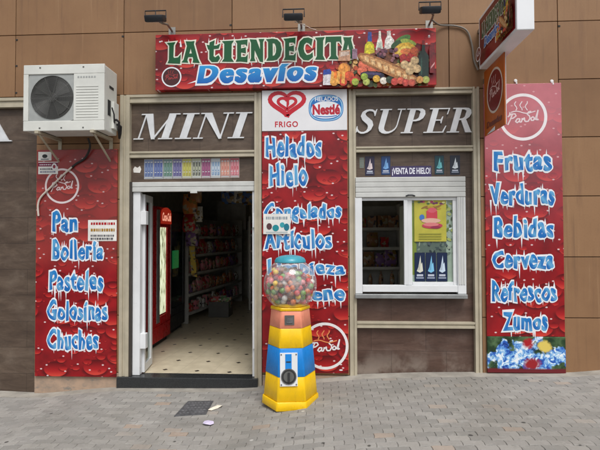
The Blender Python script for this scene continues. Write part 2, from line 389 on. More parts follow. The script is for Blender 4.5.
# ------------------------------------------------------------------ flat printed artwork
class Art:
    """flat inks laid in x,z; every shape sits a hair in front of the previous one"""
    def __init__(s, Y=0.0): s.v = []; s.f = []; s.c = []; s.k = 0; s.Y = Y
    def _layer(s): s.k += 1; return s.Y-0.0006-0.00012*s.k
    def poly(s, pts, col, y=None):
        y = s._layer() if y is None else y
        n = len(pts); area = sum(pts[i][0]*pts[(i+1) % n][1]-pts[(i+1) % n][0]*pts[i][1] for i in range(n))
        if area < 0: pts = list(reversed(pts))
        b = len(s.v); s.v += [(p[0], y, p[1]) for p in pts]; s.f.append(tuple(range(b, b+n))); s.c += [col]*n
        return s
    def rect(s, x0, x1, z0, z1, col): return s.poly([(x0, z0), (x1, z0), (x1, z1), (x0, z1)], col)
    def ell(s, cx, cz, rx, rz, col, n=28, rot=0.0):
        c, q = math.cos(rot), math.sin(rot); P = []
        for i in range(n):
            a = 2*PI*i/n; x, z = rx*math.cos(a), rz*math.sin(a); P.append((cx+x*c-z*q, cz+x*q+z*c))
        return s.poly(P, col)
    def ring(s, cx, cz, r0, r1, col, n=56, sx=1.0):
        y = s._layer()
        for i in range(n):
            a, b = 2*PI*i/n, 2*PI*(i+1)/n
            s.poly([(cx+sx*r0*math.cos(a), cz+r0*math.sin(a)), (cx+sx*r1*math.cos(a), cz+r1*math.sin(a)), (cx+sx*r1*math.cos(b), cz+r1*math.sin(b)), (cx+sx*r0*math.cos(b), cz+r0*math.sin(b))], col, y)
        return s
    def stroke(s, pts, w, col):
        y = s._layer()
        n = len(pts)
        for i in range(n-1):
            (x0, z0), (x1, z1) = pts[i], pts[i+1]
            L = math.hypot(x1-x0, z1-z0) or 1e-6; nx, nz = -(z1-z0)/L, (x1-x0)/L
            w0 = (w[i] if isinstance(w, (list, tuple)) else w)/2; w1 = (w[i+1] if isinstance(w, (list, tuple)) else w)/2
            ex, ez = (x1-x0)/L*w1*0.5, (z1-z0)/L*w1*0.5
            s.poly([(x0+nx*w0, z0+nz*w0), (x1+ex+nx*w1, z1+ez+nz*w1), (x1+ex-nx*w1, z1+ez-nz*w1), (x0-nx*w0, z0-nz*w0)], col, y-0.00001*(i % 3))
        return s
    def tris(s, V, F, colf, dz=0.0003):
        y = s._layer(); s.k += int(dz/0.00012)+1; b = len(s.v)
        s.v += [(p[0], y-p[2]*dz, p[1]) for p in V]; s.f += [tuple(b+i for i in f) for f in F]
        s.c += [colf(p) if callable(colf) else colf for p in V]
        return s
    def build(s, name, parent=None, mat='ink', world=True):
        me = bpy.data.meshes.new(name)
        off = root_of(parent) if (parent is not None and world) else Vector((0, 0, 0))
        me.from_pydata([(a-off.x, b-off.y, c-off.z) for a, b, c in s.v], [], s.f); me.update()
        at = me.color_attributes.new('ink', 'FLOAT_COLOR', 'POINT')
        for i, c in enumerate(s.c): at.data[i].color = c if len(c) == 4 else (*c, 1)
        me.materials.append(M[mat] if isinstance(mat, str) else mat)
        o = bpy.data.objects.new(name, me); COL.objects.link(o)
        if parent is not None: o.parent = parent
        return o

_tc = {}
def text_geo(txt, bold=0.0, shear=0.0, space=1.0, res=4):
    key = (txt, bold, shear, space)
    if key in _tc: return _tc[key]
    cu = bpy.data.curves.new('tmp', 'FONT'); cu.body = txt; cu.size = 1.0; cu.resolution_u = res
    cu.bevel_depth = bold; cu.bevel_resolution = 1; cu.shear = shear; cu.space_character = space
    ob = bpy.data.objects.new('tmp', cu); COL.objects.link(ob)
    bpy.context.view_layer.update()
    dg = bpy.context.evaluated_depsgraph_get(); ev = ob.evaluated_get(dg); me = ev.to_mesh()
    V = [tuple(v.co) for v in me.vertices]; F = []
    for p in me.polygons:
        if p.normal.z > 0.02 or bold == 0: F.append(tuple(p.vertices))
    used = sorted({i for f in F for i in f}); mp = {i: k for k, i in enumerate(used)}
    V2 = [(V[i][0], V[i][1], (V[i][2]/bold if bold else 0.0)) for i in used]; F2 = [tuple(mp[i] for i in f) for f in F]
    ev.to_mesh_clear(); bpy.data.objects.remove(ob); bpy.data.curves.remove(cu)
    _tc[key] = (V2, F2); return V2, F2
def fit(V, x0, x1, z0, z1, ref=None, warp=None):
    R_ = ref or V
    ax, bx = min(p[0] for p in R_), max(p[0] for p in R_); az, bz = min(p[1] for p in R_), max(p[1] for p in R_)
    out = []
    for p in V:
        u, w = (p[0]-ax)/(bx-ax), (p[1]-az)/(bz-az)
        if warp: u, w = warp(u, w)
        out.append((x0+u*(x1-x0), z0+w*(z1-z0), p[2]))
    return out
def text(art, txt, x0, x1, z0, z1, col, bold=0.0, shear=0.0, space=1.0):
    V, F = text_geo(txt, bold, shear, space)
    art.tris(fit(V, x0, x1, z0, z1), F, col, 0.0002)

WHITE = rgb(236, 238, 242)
def drip_word(art, txt, x0, x1, z0, z1, seed=1, faded=0.0):
    """fat blue lettering with a white outline that drips and spikes"""
    rnd = random.Random(seed)
    n = len(txt); h = z1-z0
    ph = rnd.random()*6
    def warp(u, w):
        k = 1+0.10*math.sin(u*n*1.25*PI+ph); uu = u+0.010*math.sin(w*9+u*n*2.1)
        wob = 0.05*math.sin(u*n*2.3+ph*1.7)
        return uu, (w-0.4)*k+0.4+wob*(0.4+w)
    Vb, Fb = text_geo(txt, 0.026, 0.0, 1.20); Vw, Fw = text_geo(txt, 0.088, 0.0, 1.20)
    # spikes behind the letters
    for i in range(n*2):
        u = (i+rnd.random())/(n*2); x = x0+u*(x1-x0); w = h*rnd.uniform(0.035, 0.075)
        d = rnd.choice((1, -1, -1)); zz = z0+h*(0.25 if d < 0 else 0.62)
        L = h*(rnd.uniform(0.30, 0.52) if rnd.random() < 0.75 else 0.8) if d < 0 else h*rnd.uniform(0.25, 0.45)
        art.poly([(x-w, zz), (x+w, zz), (x+w*0.2+rnd.uniform(-.3, .3)*w, zz+d*L)], WHITE)
    bo = (x1-x0)/n*.060
    for sh in (-bo, bo): art.tris(fit(Vw, x0+sh, x1+sh, z0, z1, Vb, warp), Fw, WHITE, 0.0003)
    hi = rgb(140, 212, 238); mid = rgb(34, 128, 200); lo = rgb(22, 104, 182)
    fr = [rnd.random()*6 for _ in range(3)]
    def colf(p):
        w = (p[1]-z0)/h; s = 0.5+0.5*math.sin(w*7+p[0]*40+fr[0])
        c = [lo[i]+(mid[i]-lo[i])*min(1, max(0, w)) for i in range(3)]
        k = max(0, s-0.45)*0.9
        return tuple(c[i]+(hi[i]-c[i])*k for i in range(3))+(1,)
    for sh in (-bo, 0, bo): art.tris(fit(Vb, x0+sh, x1+sh, z0, z1, Vb, warp), Fb, colf, 0.0002)

def offset_poly(P, d):
    n = len(P); area = sum(P[i][0]*P[(i+1) % n][1]-P[(i+1) % n][0]*P[i][1] for i in range(n))
    s = 1 if area > 0 else -1; out = []
    for i in range(n):
        a, b, c = P[i-1], P[i], P[(i+1) % n]
        def nrm(p, q):
            L = math.hypot(q[0]-p[0], q[1]-p[1]) or 1e-9; return ((q[1]-p[1])/L*s, -(q[0]-p[0])/L*s)
        n1, n2 = nrm(a, b), nrm(b, c); mx, mz = n1[0]+n2[0], n1[1]+n2[1]
        L = math.hypot(mx, mz)
        if L < 0.3: mx, mz, L = n1[0], n1[1], 1
        k = min(2.0, 2/max(L, 0.3))
        out.append((b[0]+mx/L*d*k, b[1]+mz/L*d*k))
    return out
# flared, heavy display capitals (simple polygons in a unit box)
FUNK = {
 'L': [[(.00, .97), (.62, 1.0), (.50, .86), (.47, .30), (.52, .24), (.80, .26), (1.0, .42), (.95, -.04), (.05, .0), (.15, .14), (.17, .84)]],
 'A': [[(.20, 1.0), (.60, .98), (.56, .80), (.40, .36), (.30, .12), (.36, .0), (-.05, .02), (.08, .14), (.28, .78)],
       [(.46, .98), (.74, 1.0), (.70, .86), (.94, .16), (1.06, -.03), (.62, .0), (.66, .14), (.52, .62)],
       [(.26, .42), (.76, .42), (.76, .26), (.22, .26)]],
 't': [[(.20, .92), (.58, 1.02), (.52, .74), (.50, .26), (.62, .20), (.86, .30), (.98, .16), (.80, -.02), (.36, -.02), (.18, .12), (.18, .66)],
       [(-.02, .82), (.10, .58), (.88, .62), (1.0, .86), (.72, .76), (.30, .76)]],
 'I': [[(.0, .98), (1.0, 1.0), (.82, .84), (.80, .16), (1.0, -.02), (.0, .0), (.18, .14), (.2, .86)]],
 'E': [[(.0, .98), (.62, 1.0), (.46, .84), (.46, .14), (.62, .0), (.02, .0), (.14, .14), (.14, .86)],
       [(.44, 1.0), (.98, 1.02), (.94, .70), (.80, .80), (.44, .80)],
       [(.40, .60), (.84, .66), (.84, .38), (.40, .44)],
       [(.44, .0), (.96, -.04), (1.0, .34), (.82, .21), (.44, .21)]],
 'N': [[(-.02, 1.0), (.42, .98), (.36, .80), (.32, .14), (.40, .0), (.0, .0), (.08, .14), (.08, .84)],
       [(.16, .98), (.46, .98), (.94, .16), (.92, -.06), (.70, -.02), (.18, .74)],
       [(.62, 1.0), (1.04, 1.0), (.94, .86), (.94, -.05), (.74, .0), (.72, .84)]],
 'D': [[(.0, .98), (.48, 1.0), (.44, .84), (.44, .14), (.48, .0), (.02, .0), (.14, .14), (.14, .86)],
       [(.42, 1.0), (.72, .96), (.94, .80), (1.02, .5), (.92, .2), (.70, .03), (.42, .0), (.42, .2), (.56, .24), (.64, .36), (.66, .5), (.64, .66), (.56, .78), (.42, .8)]],
 'C': [[(.98, .92), (.70, 1.0), (.38, .98), (.12, .82), (.0, .5), (.12, .18), (.38, .0), (.72, -.02), (1.0, .12), (.98, .34), (.80, .24), (.58, .22), (.44, .34), (.38, .5), (.42, .68), (.56, .78), (.74, .74), (.90, .62)]],
 'T': [[(.28, .96), (.72, .96), (.68, .8), (.68, .16), (.84, -.02), (.16, .0), (.32, .14), (.32, .8)],
       [(-.02, 1.02), (1.02, 1.02), (1.06, .62), (.90, .80), (.10, .78), (-.06, .64)]],
}
def funk_word(art, word, boxes, col, out, ow):
    """boxes: one (x0, x1, z0, z1) for each letter"""
    for ch, (x0, x1, z0, z1) in zip(word, boxes):
        for P in FUNK[ch]:
            art.poly(offset_poly([(x0+p[0]*(x1-x0), z0+p[1]*(z1-z0)) for p in P], ow), out)
    for i, (ch, (x0, x1, z0, z1)) in enumerate(zip(word, boxes)):
        for P in FUNK[ch]: art.poly([(x0+p[0]*(x1-x0), z0+p[1]*(z1-z0)) for p in P], col)

SCRIPT = [  # hand brushed logo word
 [(.02, .02), (.10, .45), (.17, .92)], [(.02, .74), (.12, .98), (.26, .95), (.29, .74), (.20, .58), (.10, .54)],
 [(.40, .44), (.33, .46), (.27, .24), (.33, .10), (.40, .26), (.41, .44), (.40, .14), (.45, .12)],
 [(.46, .10), (.49, .44), (.50, .30), (.56, .46), (.57, .16), (.61, .12)],
 [(.78, .98), (.70, .96), (.65, .76), (.72, .58), (.74, .36), (.68, .10), (.60, .10)],
 [(.83, .46), (.77, .34), (.78, .14), (.85, .12), (.88, .32), (.83, .46)],
 [(.90, .14), (.95, .56), (1.0, 1.0), (.96, .40), (.95, .12), (1.0, .16)]]
def pan_logo(art, cx, cz, r, ringcol, inside, ink, sx=1.0, steam=None, ringw=0.14):
    if inside is not None: art.ell(cx, cz, r*sx, r, inside, 48)
    art.ring(cx, cz, r*(1-ringw), r, ringcol, 56, sx)
    wd = 0.055*r
    for S in SCRIPT: art.stroke([(cx+sx*r*(-.66+1.28*p[0]), cz+r*(-.34+.46*p[1])+r*.16*(p[0])) for p in S], wd, ink)
    art.stroke([(cx+sx*r*(-.5+1.0*i/8), cz+r*(.20+.05*math.sin(i*0.9))) for i in range(9)], wd*0.8, steam or ink)
    art.stroke([(cx+sx*r*(-.58), cz+r*.02), (cx+sx*r*(-.54), cz+r*.20)], wd*.8, steam or ink)
    for k in range(3):
        art.stroke([(cx+sx*r*(-.30+.22*k+.05*math.sin(i*1.3+k)), cz+r*(.28+.075*i)) for i in range(6)], wd*0.75, steam or ink)

# ------------------------------------------------------------------ ground
GX = [(-60, -0.9), (-6, -.26), (-3.8, -.20), (-3.3, -.222), (-2.45, -.132), (-1.6, -.124), (-.78, -.112), (-.30, -.035), (.3, .035), (1.0, .068), (1.75, .082), (2.65, .090), (3.1, .135), (6, .30), (60, 0.9)]
def gz(x):
    for (a, b), (c, d) in zip(GX, GX[1:]):
        if x <= c:
            k = (x-a)/(c-a); return b+(d-b)*k
    return GX[-1][1]
def gsm(x): return (gz(x-.18)+gz(x)*2+gz(x+.18))/4

def sheet(name, xs, ys, zf, mat):
    me = bpy.data.meshes.new(name); V = [(x, y, zf(x, y)) for y in ys for x in xs]; n = len(xs)
    F = [(j*n+i, j*n+i+1, (j+1)*n+i+1, (j+1)*n+i) for j in range(len(ys)-1) for i in range(n-1)]
    me.from_pydata(V, [], F); me.materials.append(mat); o = bpy.data.objects.new(name, me); COL.objects.link(o)
    return tag(o, kind='structure')
sheet('ground', [-400, -60, -20, -6, 0, 6, 20, 60, 400], [-400, -60, -20, -6.5, 0, 20, 60, 400], lambda x, y: -1.2, M['asphalt'])
sheet('road', [-60, -20, -9]+[-9+.5*i for i in range(1, 37)]+[20, 60], [-16, -10, -6.72], lambda x, y: gsm(x)-.14, M['asphalt'])
xs = [-9+.15*i for i in range(121)]
sheet('joint_bed', xs, [-6.6, -4, -2, 0.06], lambda x, y: gsm(x)-.009, M['jointsand'])

def pavers():
    V, F = [], []
    rnd = random.Random(3); L, H, gap = .158, .079, .0011
    rows = int(6.5/H)
    for j in range(rows):
        y0 = -.125-(j+1)*H; off = (j % 2)*L/2
        i0, i1 = int(-6.0/L), int(5.8/L)
        if y0 < -4.6: i0, i1 = i0, i1
        for i in range(i0, i1):
            x0 = i*L+off; k = .005
            cx, cy = x0+L/2, y0+H/2
            o = [(-L/2, -H/2), (-L/4, -H/2+k), (0, -H/2), (L/4, -H/2-k), (L/2, -H/2), (L/2+k, 0), (L/2, H/2), (L/4, H/2-k), (0, H/2), (-L/4, H/2+k), (-L/2, H/2), (-L/2+k, 0)]
            z = gsm(cx)+rnd.gauss(0, .0007); tx, ty = rnd.gauss(0, .005), rnd.gauss(0, .005)
            slope = (gsm(cx+.1)-gsm(cx-.1))/.2
            b = len(V); m = len(o)
            for s_, dz in ((1-gap*2/L, -.02), (1-gap*2/L, -.004), (1-.05, .0)):
                for (px, py) in o:
                    sx_ = px*s_ if s_ > .96 else px-math.copysign(min(abs(px), .0035), px)
                    sy_ = py*(1-gap*2/H) if s_ > .96 else py-math.copysign(min(abs(py), .0035), py)
                    V.append((cx+sx_, cy+sy_, z+dz+px*(tx+slope)+py*ty))
            for r_ in range(2):
                for q in range(m): F.append((b+r_*m+q, b+r_*m+(q+1) % m, b+(r_+1)*m+(q+1) % m, b+(r_+1)*m+q))
            F.append(tuple(b+2*m+q for q in range(m)))
    me = bpy.data.meshes.new('pavement'); me.from_pydata(V, [], F); me.materials.append(M['paver'])
    o = bpy.data.objects.new('pavement', me); COL.objects.link(o); tag(o, kind='structure')
pavers()
# cement apron between pavers and wall
m = MB(); rnd = random.Random(5)
m.loft([[(x, -.135+rnd.uniform(-.02, .012), gsm(x)-.03), (x, -.135+rnd.uniform(-.012, .012), gsm(x)+.002), (x, -.02, gsm(x)+.006), (x, .03, gsm(x)+.006), (x, .03, gsm(x)-.03)] for x in [-7+.12*i for i in range(110)]])
tag(m.build('cement_strip', M['cement']), kind='structure')
m = MB(); m.loft([[(x, -6.72, gsm(x)-.3), (x, -6.72, gsm(x)), (x, -6.58, gsm(x)+.004), (x, -6.58, gsm(x)-.3)] for x in [-9+.3*i for i in range(61)]])
tag(m.build('kerb', M['cement']), kind='structure')

# ------------------------------------------------------------------ the building
B = thing('shop_building', 'ochre clad building front with dark slate infill and a ground floor shop', 'building', (0, 0, 0))
XL, XR, ZT = -7.5, 7.5, 7.4
JW = .008
DEEP = .12
# backing wall behind the panels (with the openings left free)
m = MB()
y0, y1 = .03, DEEP
m.box(XL, XR, y0, y1, 3.25, ZT)
for a, b in ((-3.35, -2.345), (-.69, .30), (1.76, XR)): m.box(a, b, y0, y1, -.5, 3.25)
m.build('backing_wall', M['joint'], B)
pan = MB()
def panel(a, b, c, d): pan.box(a+JW/2, b-JW/2, -.002, .03, c+JW/2, d-JW/2, .003)
vx = [XL, -6.16, -4.89, -3.615, -2.308, -1.034, .21, 1.43, 2.625, 3.89, 5.16, 6.4, XR]
for z0, z1 in ((3.25, 3.985), (3.985, 4.72), (4.72, 5.455), (5.455, 6.19), (6.19, 6.925), (6.925, ZT)):
    for a, b in zip(vx, vx[1:]):
        if z0 < 3.3 and a >= 2.6: continue
        panel(a, b, z0, z1)
rows = [-.5, .04, .695, 1.363, 2.034, 2.688, 3.333, 3.985]
for a, b in zip(vx[8:], vx[9:]):
    for c, d in zip(rows, rows[1:]): panel(a, b, c, d)
for c, d in zip(rows[1:], rows[2:-2]+[3.25]):
    panel(-3.35, -2.345, c, d); panel(-.69, .30, c, d); panel(1.76, 2.625, c, d)
pan.build('wall', M['ochre'], B)
for b_ in ((-3.345, -2.35, -.004, .03, -.5, .035, .004), (-.685, .295, -.004, .03, -.5, .035, .004), (1.765, 2.62, -.004, .03, -.5, .035, .004)):
    m = MB(); m.box(*b_); m.build('plinth', M['plinth'], B)
for x, z in ((-3.60, 3.93), (-2.32, 3.94), (-3.60, 3.30), (-3.60, 3.62), (-1.05, 4.04), (2.60, 2.63), (.225, 3.94), (2.64, 3.93), (2.64, 2.73)):
    m = MB(); m.box(x-.012, x+.012, -.006, .0, z-.009, z+.009); m.build('panel_anchor', M['dark'], B)

# stone infill
m = MB(); m.box(XL, -3.352, .05, DEEP, -.5, 3.15); m.build('stone_infill', M['stone'], B)
m = MB(); m.box(-2.24, -.77, .05, DEEP, 2.57, 3.18); m.box(-2.24, -.77, .045, DEEP, 2.236, 2.53); m.build('stone_infill', M['stone'], B)
m = MB(); m.box(.37, 1.70, .05, DEEP, 2.60, 3.21); m.box(.37, 1.70, .045, DEEP, 2.262, 2.555); m.box(1.592, 1.70, .05, DEEP, .954, 2.2615); m.box(.355, .3695, .05, DEEP, .954, 2.2615)
m.build('stone_infill', M['stone'], B)
m = MB(); m.box(.37, 1.70, .05, DEEP, .63, .952); m.box(.37, 1.70, .048, DEEP, -.3, .58); m.build('stone_infill', M['stone_low'], B)

# champagne aluminium frames : ribbed bars
fr = MB()
def vbar(a, b, z0, z1, y=.0):
    w = b-a
    fr.box(a, a+w*.34, y-.012, .06, z0, z1, .002); fr.box(a+w*.34, a+w*.62, y+.004, .06, z0, z1); fr.box(a+w*.62, b, y-.008, .06, z0, z1, .002)
def hbar(x0, x1, c, d, y=.0):
    h = d-c
    fr.box(x0, x1, y-.010, .06, c+h*.68, d, .002); fr.box(x0, x1, y+.005, .06, c+h*.36, c+h*.68); fr.box(x0, x1, y-.006, .06, c, c+h*.36, .002)
vbar(-2.345, -2.232, -.11, 3.25); vbar(-.775, -.692, -.11, 3.25)
hbar(-2.231, -.776, 3.155, 3.249); hbar(-2.231, -.776, 2.515, 2.588)
vbar(.302, .382, .03, 3.268); vbar(1.684, 1.758, .05, 3.268)
hbar(.383, 1.683, 3.20, 3.267); hbar(.383, 1.683, 2.548, 2.61); hbar(.383, 1.683, .57, .64)
hbar(XL, -3.353, 3.13, 3.243)
fr.build('frame', M['alu'], B)

# door shutter bottom edge and its side channel
m = MB()
for i in range(2): m.box(-2.215, -.777, .015, .05, 2.12+.058*i, 2.176+.058*i, .006)
m.box(-1.52, -1.44, .005, .015, 2.10, 2.125)
m.build('door_shutter', M['shutter'], B)
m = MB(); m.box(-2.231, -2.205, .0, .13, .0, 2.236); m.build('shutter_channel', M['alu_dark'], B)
# white aluminium door jambs
def boxes(name, mat, root, *bs):
    for b_ in bs: m_ = MB(); m_.box(*b_); m_.build(name, mat, root)
boxes('door_jamb', M['white'], B, (-2.204, -2.118, .035, .10, .0, 2.119, .004), (-.806, -.777, .035, .10, .0, 2.119, .004))
# threshold
m = MB(); m.box(-2.36, -.735, -.035, .14, -.26, -.002, .006); m.build('threshold', M['blackgranite'], B)
# folded glass door leaf
d0, d1 = Vector((-2.112, .115)), Vector((-2.158, .475))
dd = (d1-d0).normalized(); nn = Vector((-dd.y, dd.x))
def leafbox(mb, a, b, z0, z1, th=.02):
    P = [d0+dd*a+nn*th, d0+dd*b+nn*th, d0+dd*b-nn*th, d0+dd*a-nn*th]
    mb.loft([[(p.x, p.y, z0) for p in P], [(p.x, p.y, z1) for p in P]])
m = MB(); leafbox(m, .0, .05, .01, 2.10); leafbox(m, .30, .362, .01, 2.10); leafbox(m, .051, .299, .01, .10); leafbox(m, .051, .299, 2.02, 2.10)
door = m.build('door', M['white'], B)
m = MB(); leafbox(m, .052, .298, .101, 2.019, .004); m.build('pane', M['glass'], door)
boxes('hinge_plate', M['white'], door, (-2.122, -2.055, .05, .12, 1.74, 1.90, .004), (-2.128, -2.055, .05, .12, .30, .475, .004))
boxes('lock_plate', M['white'], B, (-.800, -.7755, .01, .034, 1.70, 1.86, .003), (-.800, -.7755, .01, .034, .32, .52, .003))

# kiosk window: roller shutter, frame, sliding panes
m = MB()
for i in range(4): m.box(.372, 1.590, -.028, .05, 2.034+.057*i, 2.089+.057*i, .006)
m.build('window_shutter', M['shutter'], B)
m = MB(); m.tube([(.93, -.036, 2.045), (.96, -.045, 2.055), (1.0, -.045, 2.055), (1.03, -.036, 2.045)], .008); m.build('shutter_pull', M['darkmetal'], B)
wf = MB()
yf = (-.022, .055)
wf.box(.366, .445, *yf, .955, 2.032, .005); wf.box(1.496, 1.589, *yf, .955, 2.032, .005)
wf.box(.446, 1.495, *yf, .975, 1.05, .005); wf.box(.446, 1.495, .0, .055, 2.0, 2.032)
win = wf.build('window', M['white'], B)
m = MB(); m.box(.912, .955, -.012, .03, 1.051, 2.0, .004); m.box(.957, 1.005, .005, .05, 1.051, 2.0, .004); m.box(1.455, 1.495, .005, .05, 1.051, 2.0, .003); m.box(1.006, 1.454, .005, .05, 1.051, 1.085, .003)
m.build('sash', M['white'], win)
m = MB(); m.box(1.006, 1.454, .024, .029, 1.086, 2.0); m.build('pane', M['glass'], win)
m = MB(); m.box(.925, .99, -.02, -.0125, 1.035, 1.05); m.build('latch', M['dark'], win)
m = MB(); m.box(.360, 1.594, -.05, .055, .905, .953, .006); m.build('sill', M['sillgrey'], win)
for k in range(3):
    m = MB(); m.box(1.505+.026*k, 1.522+.026*k, -.028, -.0221, 1.06, 2.03); m.build('guide_rail', M['shutter'], win)

# interior shell
m = MB(); m.box(-3.3, 3.2, .10, 6.9, -.15, -.004); m.build('shop_floor', M['tiles'], B)
m = MB(); m.box(-3.4, 3.3, .121, 7.0, 2.75, 2.9); m.build('ceiling', M['inceil'], B)
m = MB(); m.box(-3.4, -3.301, .121, 7.0, -.15, 2.75); m.box(3.201, 3.3, .121, 7.0, -.15, 2.75); m.box(-3.3, 3.2, 6.901, 7.0, -.15, 2.75)
m.build('inner_wall', M['inwall'], B)
m = MB(); m.box(XL, XR, .121, 8.0, 2.91, ZT); m.build('upper_storey', M['joint'], B)

# ------------------------------------------------------------------ mounted serif letters
def sweep(pts):
    """pts: (x, z, halfwidth) -> list of quads"""
    L, Rr = [], []
    for i, (x, z, w) in enumerate(pts):
        a = pts[max(0, i-1)]; b = pts[min(len(pts)-1, i+1)]
        dx, dz = b[0]-a[0], b[1]-a[1]; q = math.hypot(dx, dz) or 1
        L.append((x-dz/q*w, z+dx/q*w)); Rr.append((x+dz/q*w, z-dx/q*w))
    return [[L[i], L[i+1], Rr[i+1], Rr[i]] for i in range(len(pts)-1)]
def rc(a, b, c, d): return [(a, c), (b, c), (b, d), (a, d)]
sf = .045
def arc(cx, cz, rx, rz, a0, a1, w0, w1, n=14):
    out = []
    for i in range(n+1):
        a = R(a0+(a1-a0)*i/n); k = math.sin(PI*i/n)
        out.append((cx+rx*math.cos(a), cz+rz*math.sin(a), w0+(w1-w0)*k))
    return out
SER = {
 'M': (1.22, [rc(0, .30, 0, sf), rc(.13, .175, sf, 1-sf), rc(.0, .20, 1-sf, 1), [(.12, 1), (.35, 1), (.66, .0), (.55, .0)], [(.57, .0), (.63, .0), (1.0, 1), (.94, 1)], rc(.86, 1.08, sf, .999), rc(.76, 1.20, 0, sf), rc(1.05, 1.20, 1-sf, 1)]),
 'I': (.50, [rc(0, .5, 0, sf), rc(0, .5, 1-sf, 1), rc(.14, .36, sf, 1-sf)]),
 'N': (1.0, [rc(0, .30, 0, sf), rc(.13, .175, sf, 1-sf), rc(0, .2, 1-sf, 1), [(.08, 1), (.33, 1), (.88, .0), (.80, -.02)], rc(.81, .86, .02, 1-sf), rc(.68, 1.0, 1-sf, 1)]),
 'U': (.92, [rc(0, .44, 1-sf, 1), rc(.11, .33, .34, 1-sf), rc(.66, .96, 1-sf, 1), rc(.78, .825, .34, 1-sf)] + sweep([(.22, .345, .11), (.225, .25, .108), (.26, .15, .095), (.34, .075, .07), (.45, .035, .048), (.56, .04, .04), (.67, .09, .036), (.75, .17, .03), (.79, .26, .024), (.8025, .345, .0225)])),
 'P': (.76, [rc(0, .46, 0, sf), rc(0, .2, 1-sf, 1), rc(.12, .34, sf, .999)] + sweep([(.33, .968, .03), (.45, .962, .036), (.55, .935, .06), (.615, .87, .09), (.635, .76, .11), (.615, .64, .095), (.55, .56, .06), (.45, .515, .035), (.33, .505, .028)])),
 'E': (.78, [rc(0, .2, 0, sf), rc(0, .2, 1-sf, 1), rc(.12, .34, 0.001, .999), rc(.33, .76, 1-sf, .998), [(.76, .999), (.71, 1-sf), (.70, .74), (.735, .74)], rc(.33, .56, .49, .535), [(.555, .38), (.585, .38), (.585, .66), (.555, .66), (.52, .535), (.52, .49)], rc(.33, .76, .002, sf), [(.80, .28), (.765, .28), (.70, sf), (.75, .001)]]),
 'R': (.95, [rc(0, .46, 0, sf), rc(0, .2, 1-sf, 1), rc(.12, .34, sf, .999), [(.40, .53), (.58, .55), (.90, .04), (.96, .0), (.70, .0)]] + sweep([(.33, .968, .03), (.45, .962, .036), (.55, .935, .06), (.61, .87, .085), (.63, .765, .105), (.61, .655, .09), (.55, .575, .06), (.45, .535, .035), (.33, .525, .028)])),
 'S': (.66, sweep([(.60, .74, .004), (.585, .82, .02), (.54, .91, .03), (.45, .955, .036), (.35, .965, .036), (.24, .935, .05), (.165, .86, .075), (.16, .75, .09), (.24, .64, .10), (.36, .55, .105), (.49, .45, .105), (.555, .33, .10), (.54, .19, .08), (.47, .09, .05), (.36, .04, .036), (.26, .04, .034), (.15, .09, .03), (.08, .19, .02), (.055, .29, .004)])
       + [[(.60, .72), (.63, .72), (.64, 1.0), (.61, 1.0), (.57, .9)], [(.02, .0), (.05, .0), (.10, .10), (.06, .31), (.03, .31)]]),
 'A': (.95, [rc(-.02, .30, 0, sf), rc(.56, 1.0, 0, sf), [(.42, .98), (.46, 1.0), (.18, sf), (.12, sf)], [(.44, 1.02), (.54, 1.02), (.92, sf), (.66, sf)], rc(.24, .64, .30, .345)]),
}
SHEAR = .27
def serif_sign(name, label, word, x0, x1, z0, z1, shear=SHEAR, gap=.10):
    tot = sum(SER[c][0] for c in word)+gap*(len(word)-1)+shear
    h = z1-z0; sx = (x1-x0)/tot
    t = thing(name, label, 'sign', (x0, .04, z0))
    x = 0
    for c in word:
        m = MB(); w, pcs = SER[c]
        for i, P in enumerate(pcs):
            m.prism([(x0+sx*(x+p[0]+shear*p[1]), z0+h*p[1]) for p in P], .032-.0003*(i % 6)-.0001*i, .052)
        m.build('letter', M['letter_grey'], t); x += w+gap
    return t
serif_sign('letter_sign', 'white italic serif letters spelling MINI on the slate above the door', 'MINI', -2.205, -.80, 2.735, 3.035, gap=.06)
serif_sign('letter_sign', 'white italic serif letters spelling SUPER on the slate above the kiosk window', 'SUPER', .362, 1.765, 2.765, 3.045, gap=.10)
serif_sign('letter_sign', 'white serif letter cut by the left edge of the photo on the slate wall', 'A', -4.13, -3.70, 2.735, 3.03, shear=0)

# ------------------------------------------------------------------ red drop panels
PINK = rgb(206, 122, 132); PURP = rgb(150, 84, 92)
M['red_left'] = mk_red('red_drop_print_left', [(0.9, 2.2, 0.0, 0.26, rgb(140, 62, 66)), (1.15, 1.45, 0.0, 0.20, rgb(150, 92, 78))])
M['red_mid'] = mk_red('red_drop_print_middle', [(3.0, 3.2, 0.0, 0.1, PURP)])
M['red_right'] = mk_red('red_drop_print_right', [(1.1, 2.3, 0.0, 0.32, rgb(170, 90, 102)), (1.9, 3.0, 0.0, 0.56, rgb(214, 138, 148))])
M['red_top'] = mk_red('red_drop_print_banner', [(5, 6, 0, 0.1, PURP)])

def words(root, Y, lst, seed):
    for i, (txt, a, b, c, d) in enumerate(lst):
        x0, z1 = W(a, c, Y); x1, z0 = W(b, d, Y); z0 -= .018; z1 += .012
        art = Art(Y); drip_word(art, txt, x0, x1, z0, z1, seed*31+i); art.build('lettering', root)

# left panel
YP = -.030
SL = thing('wall_sign', 'narrow red sign listing Pan, Bollería, Pasteles, Golosinas and Chuches under the air conditioner', 'sign', (-2.845, 0, -.005))
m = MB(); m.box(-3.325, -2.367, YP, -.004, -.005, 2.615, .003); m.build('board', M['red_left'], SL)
words(SL, YP, [('Pan', 53, 77, 214, 230), ('Bollería', 53, 103, 242, 258), ('Pasteles', 50, 103, 272, 289), ('Golosinas', 48, 107, 302, 319), ('Chuches', 48, 98, 331, 348)], 1)
art = Art(YP); x, z = W(62, 186, YP); pan_logo(art, x, z, .205, rgb(228, 214, 214), None, rgb(226, 206, 206), ringw=.11); art.build('logo', SL)
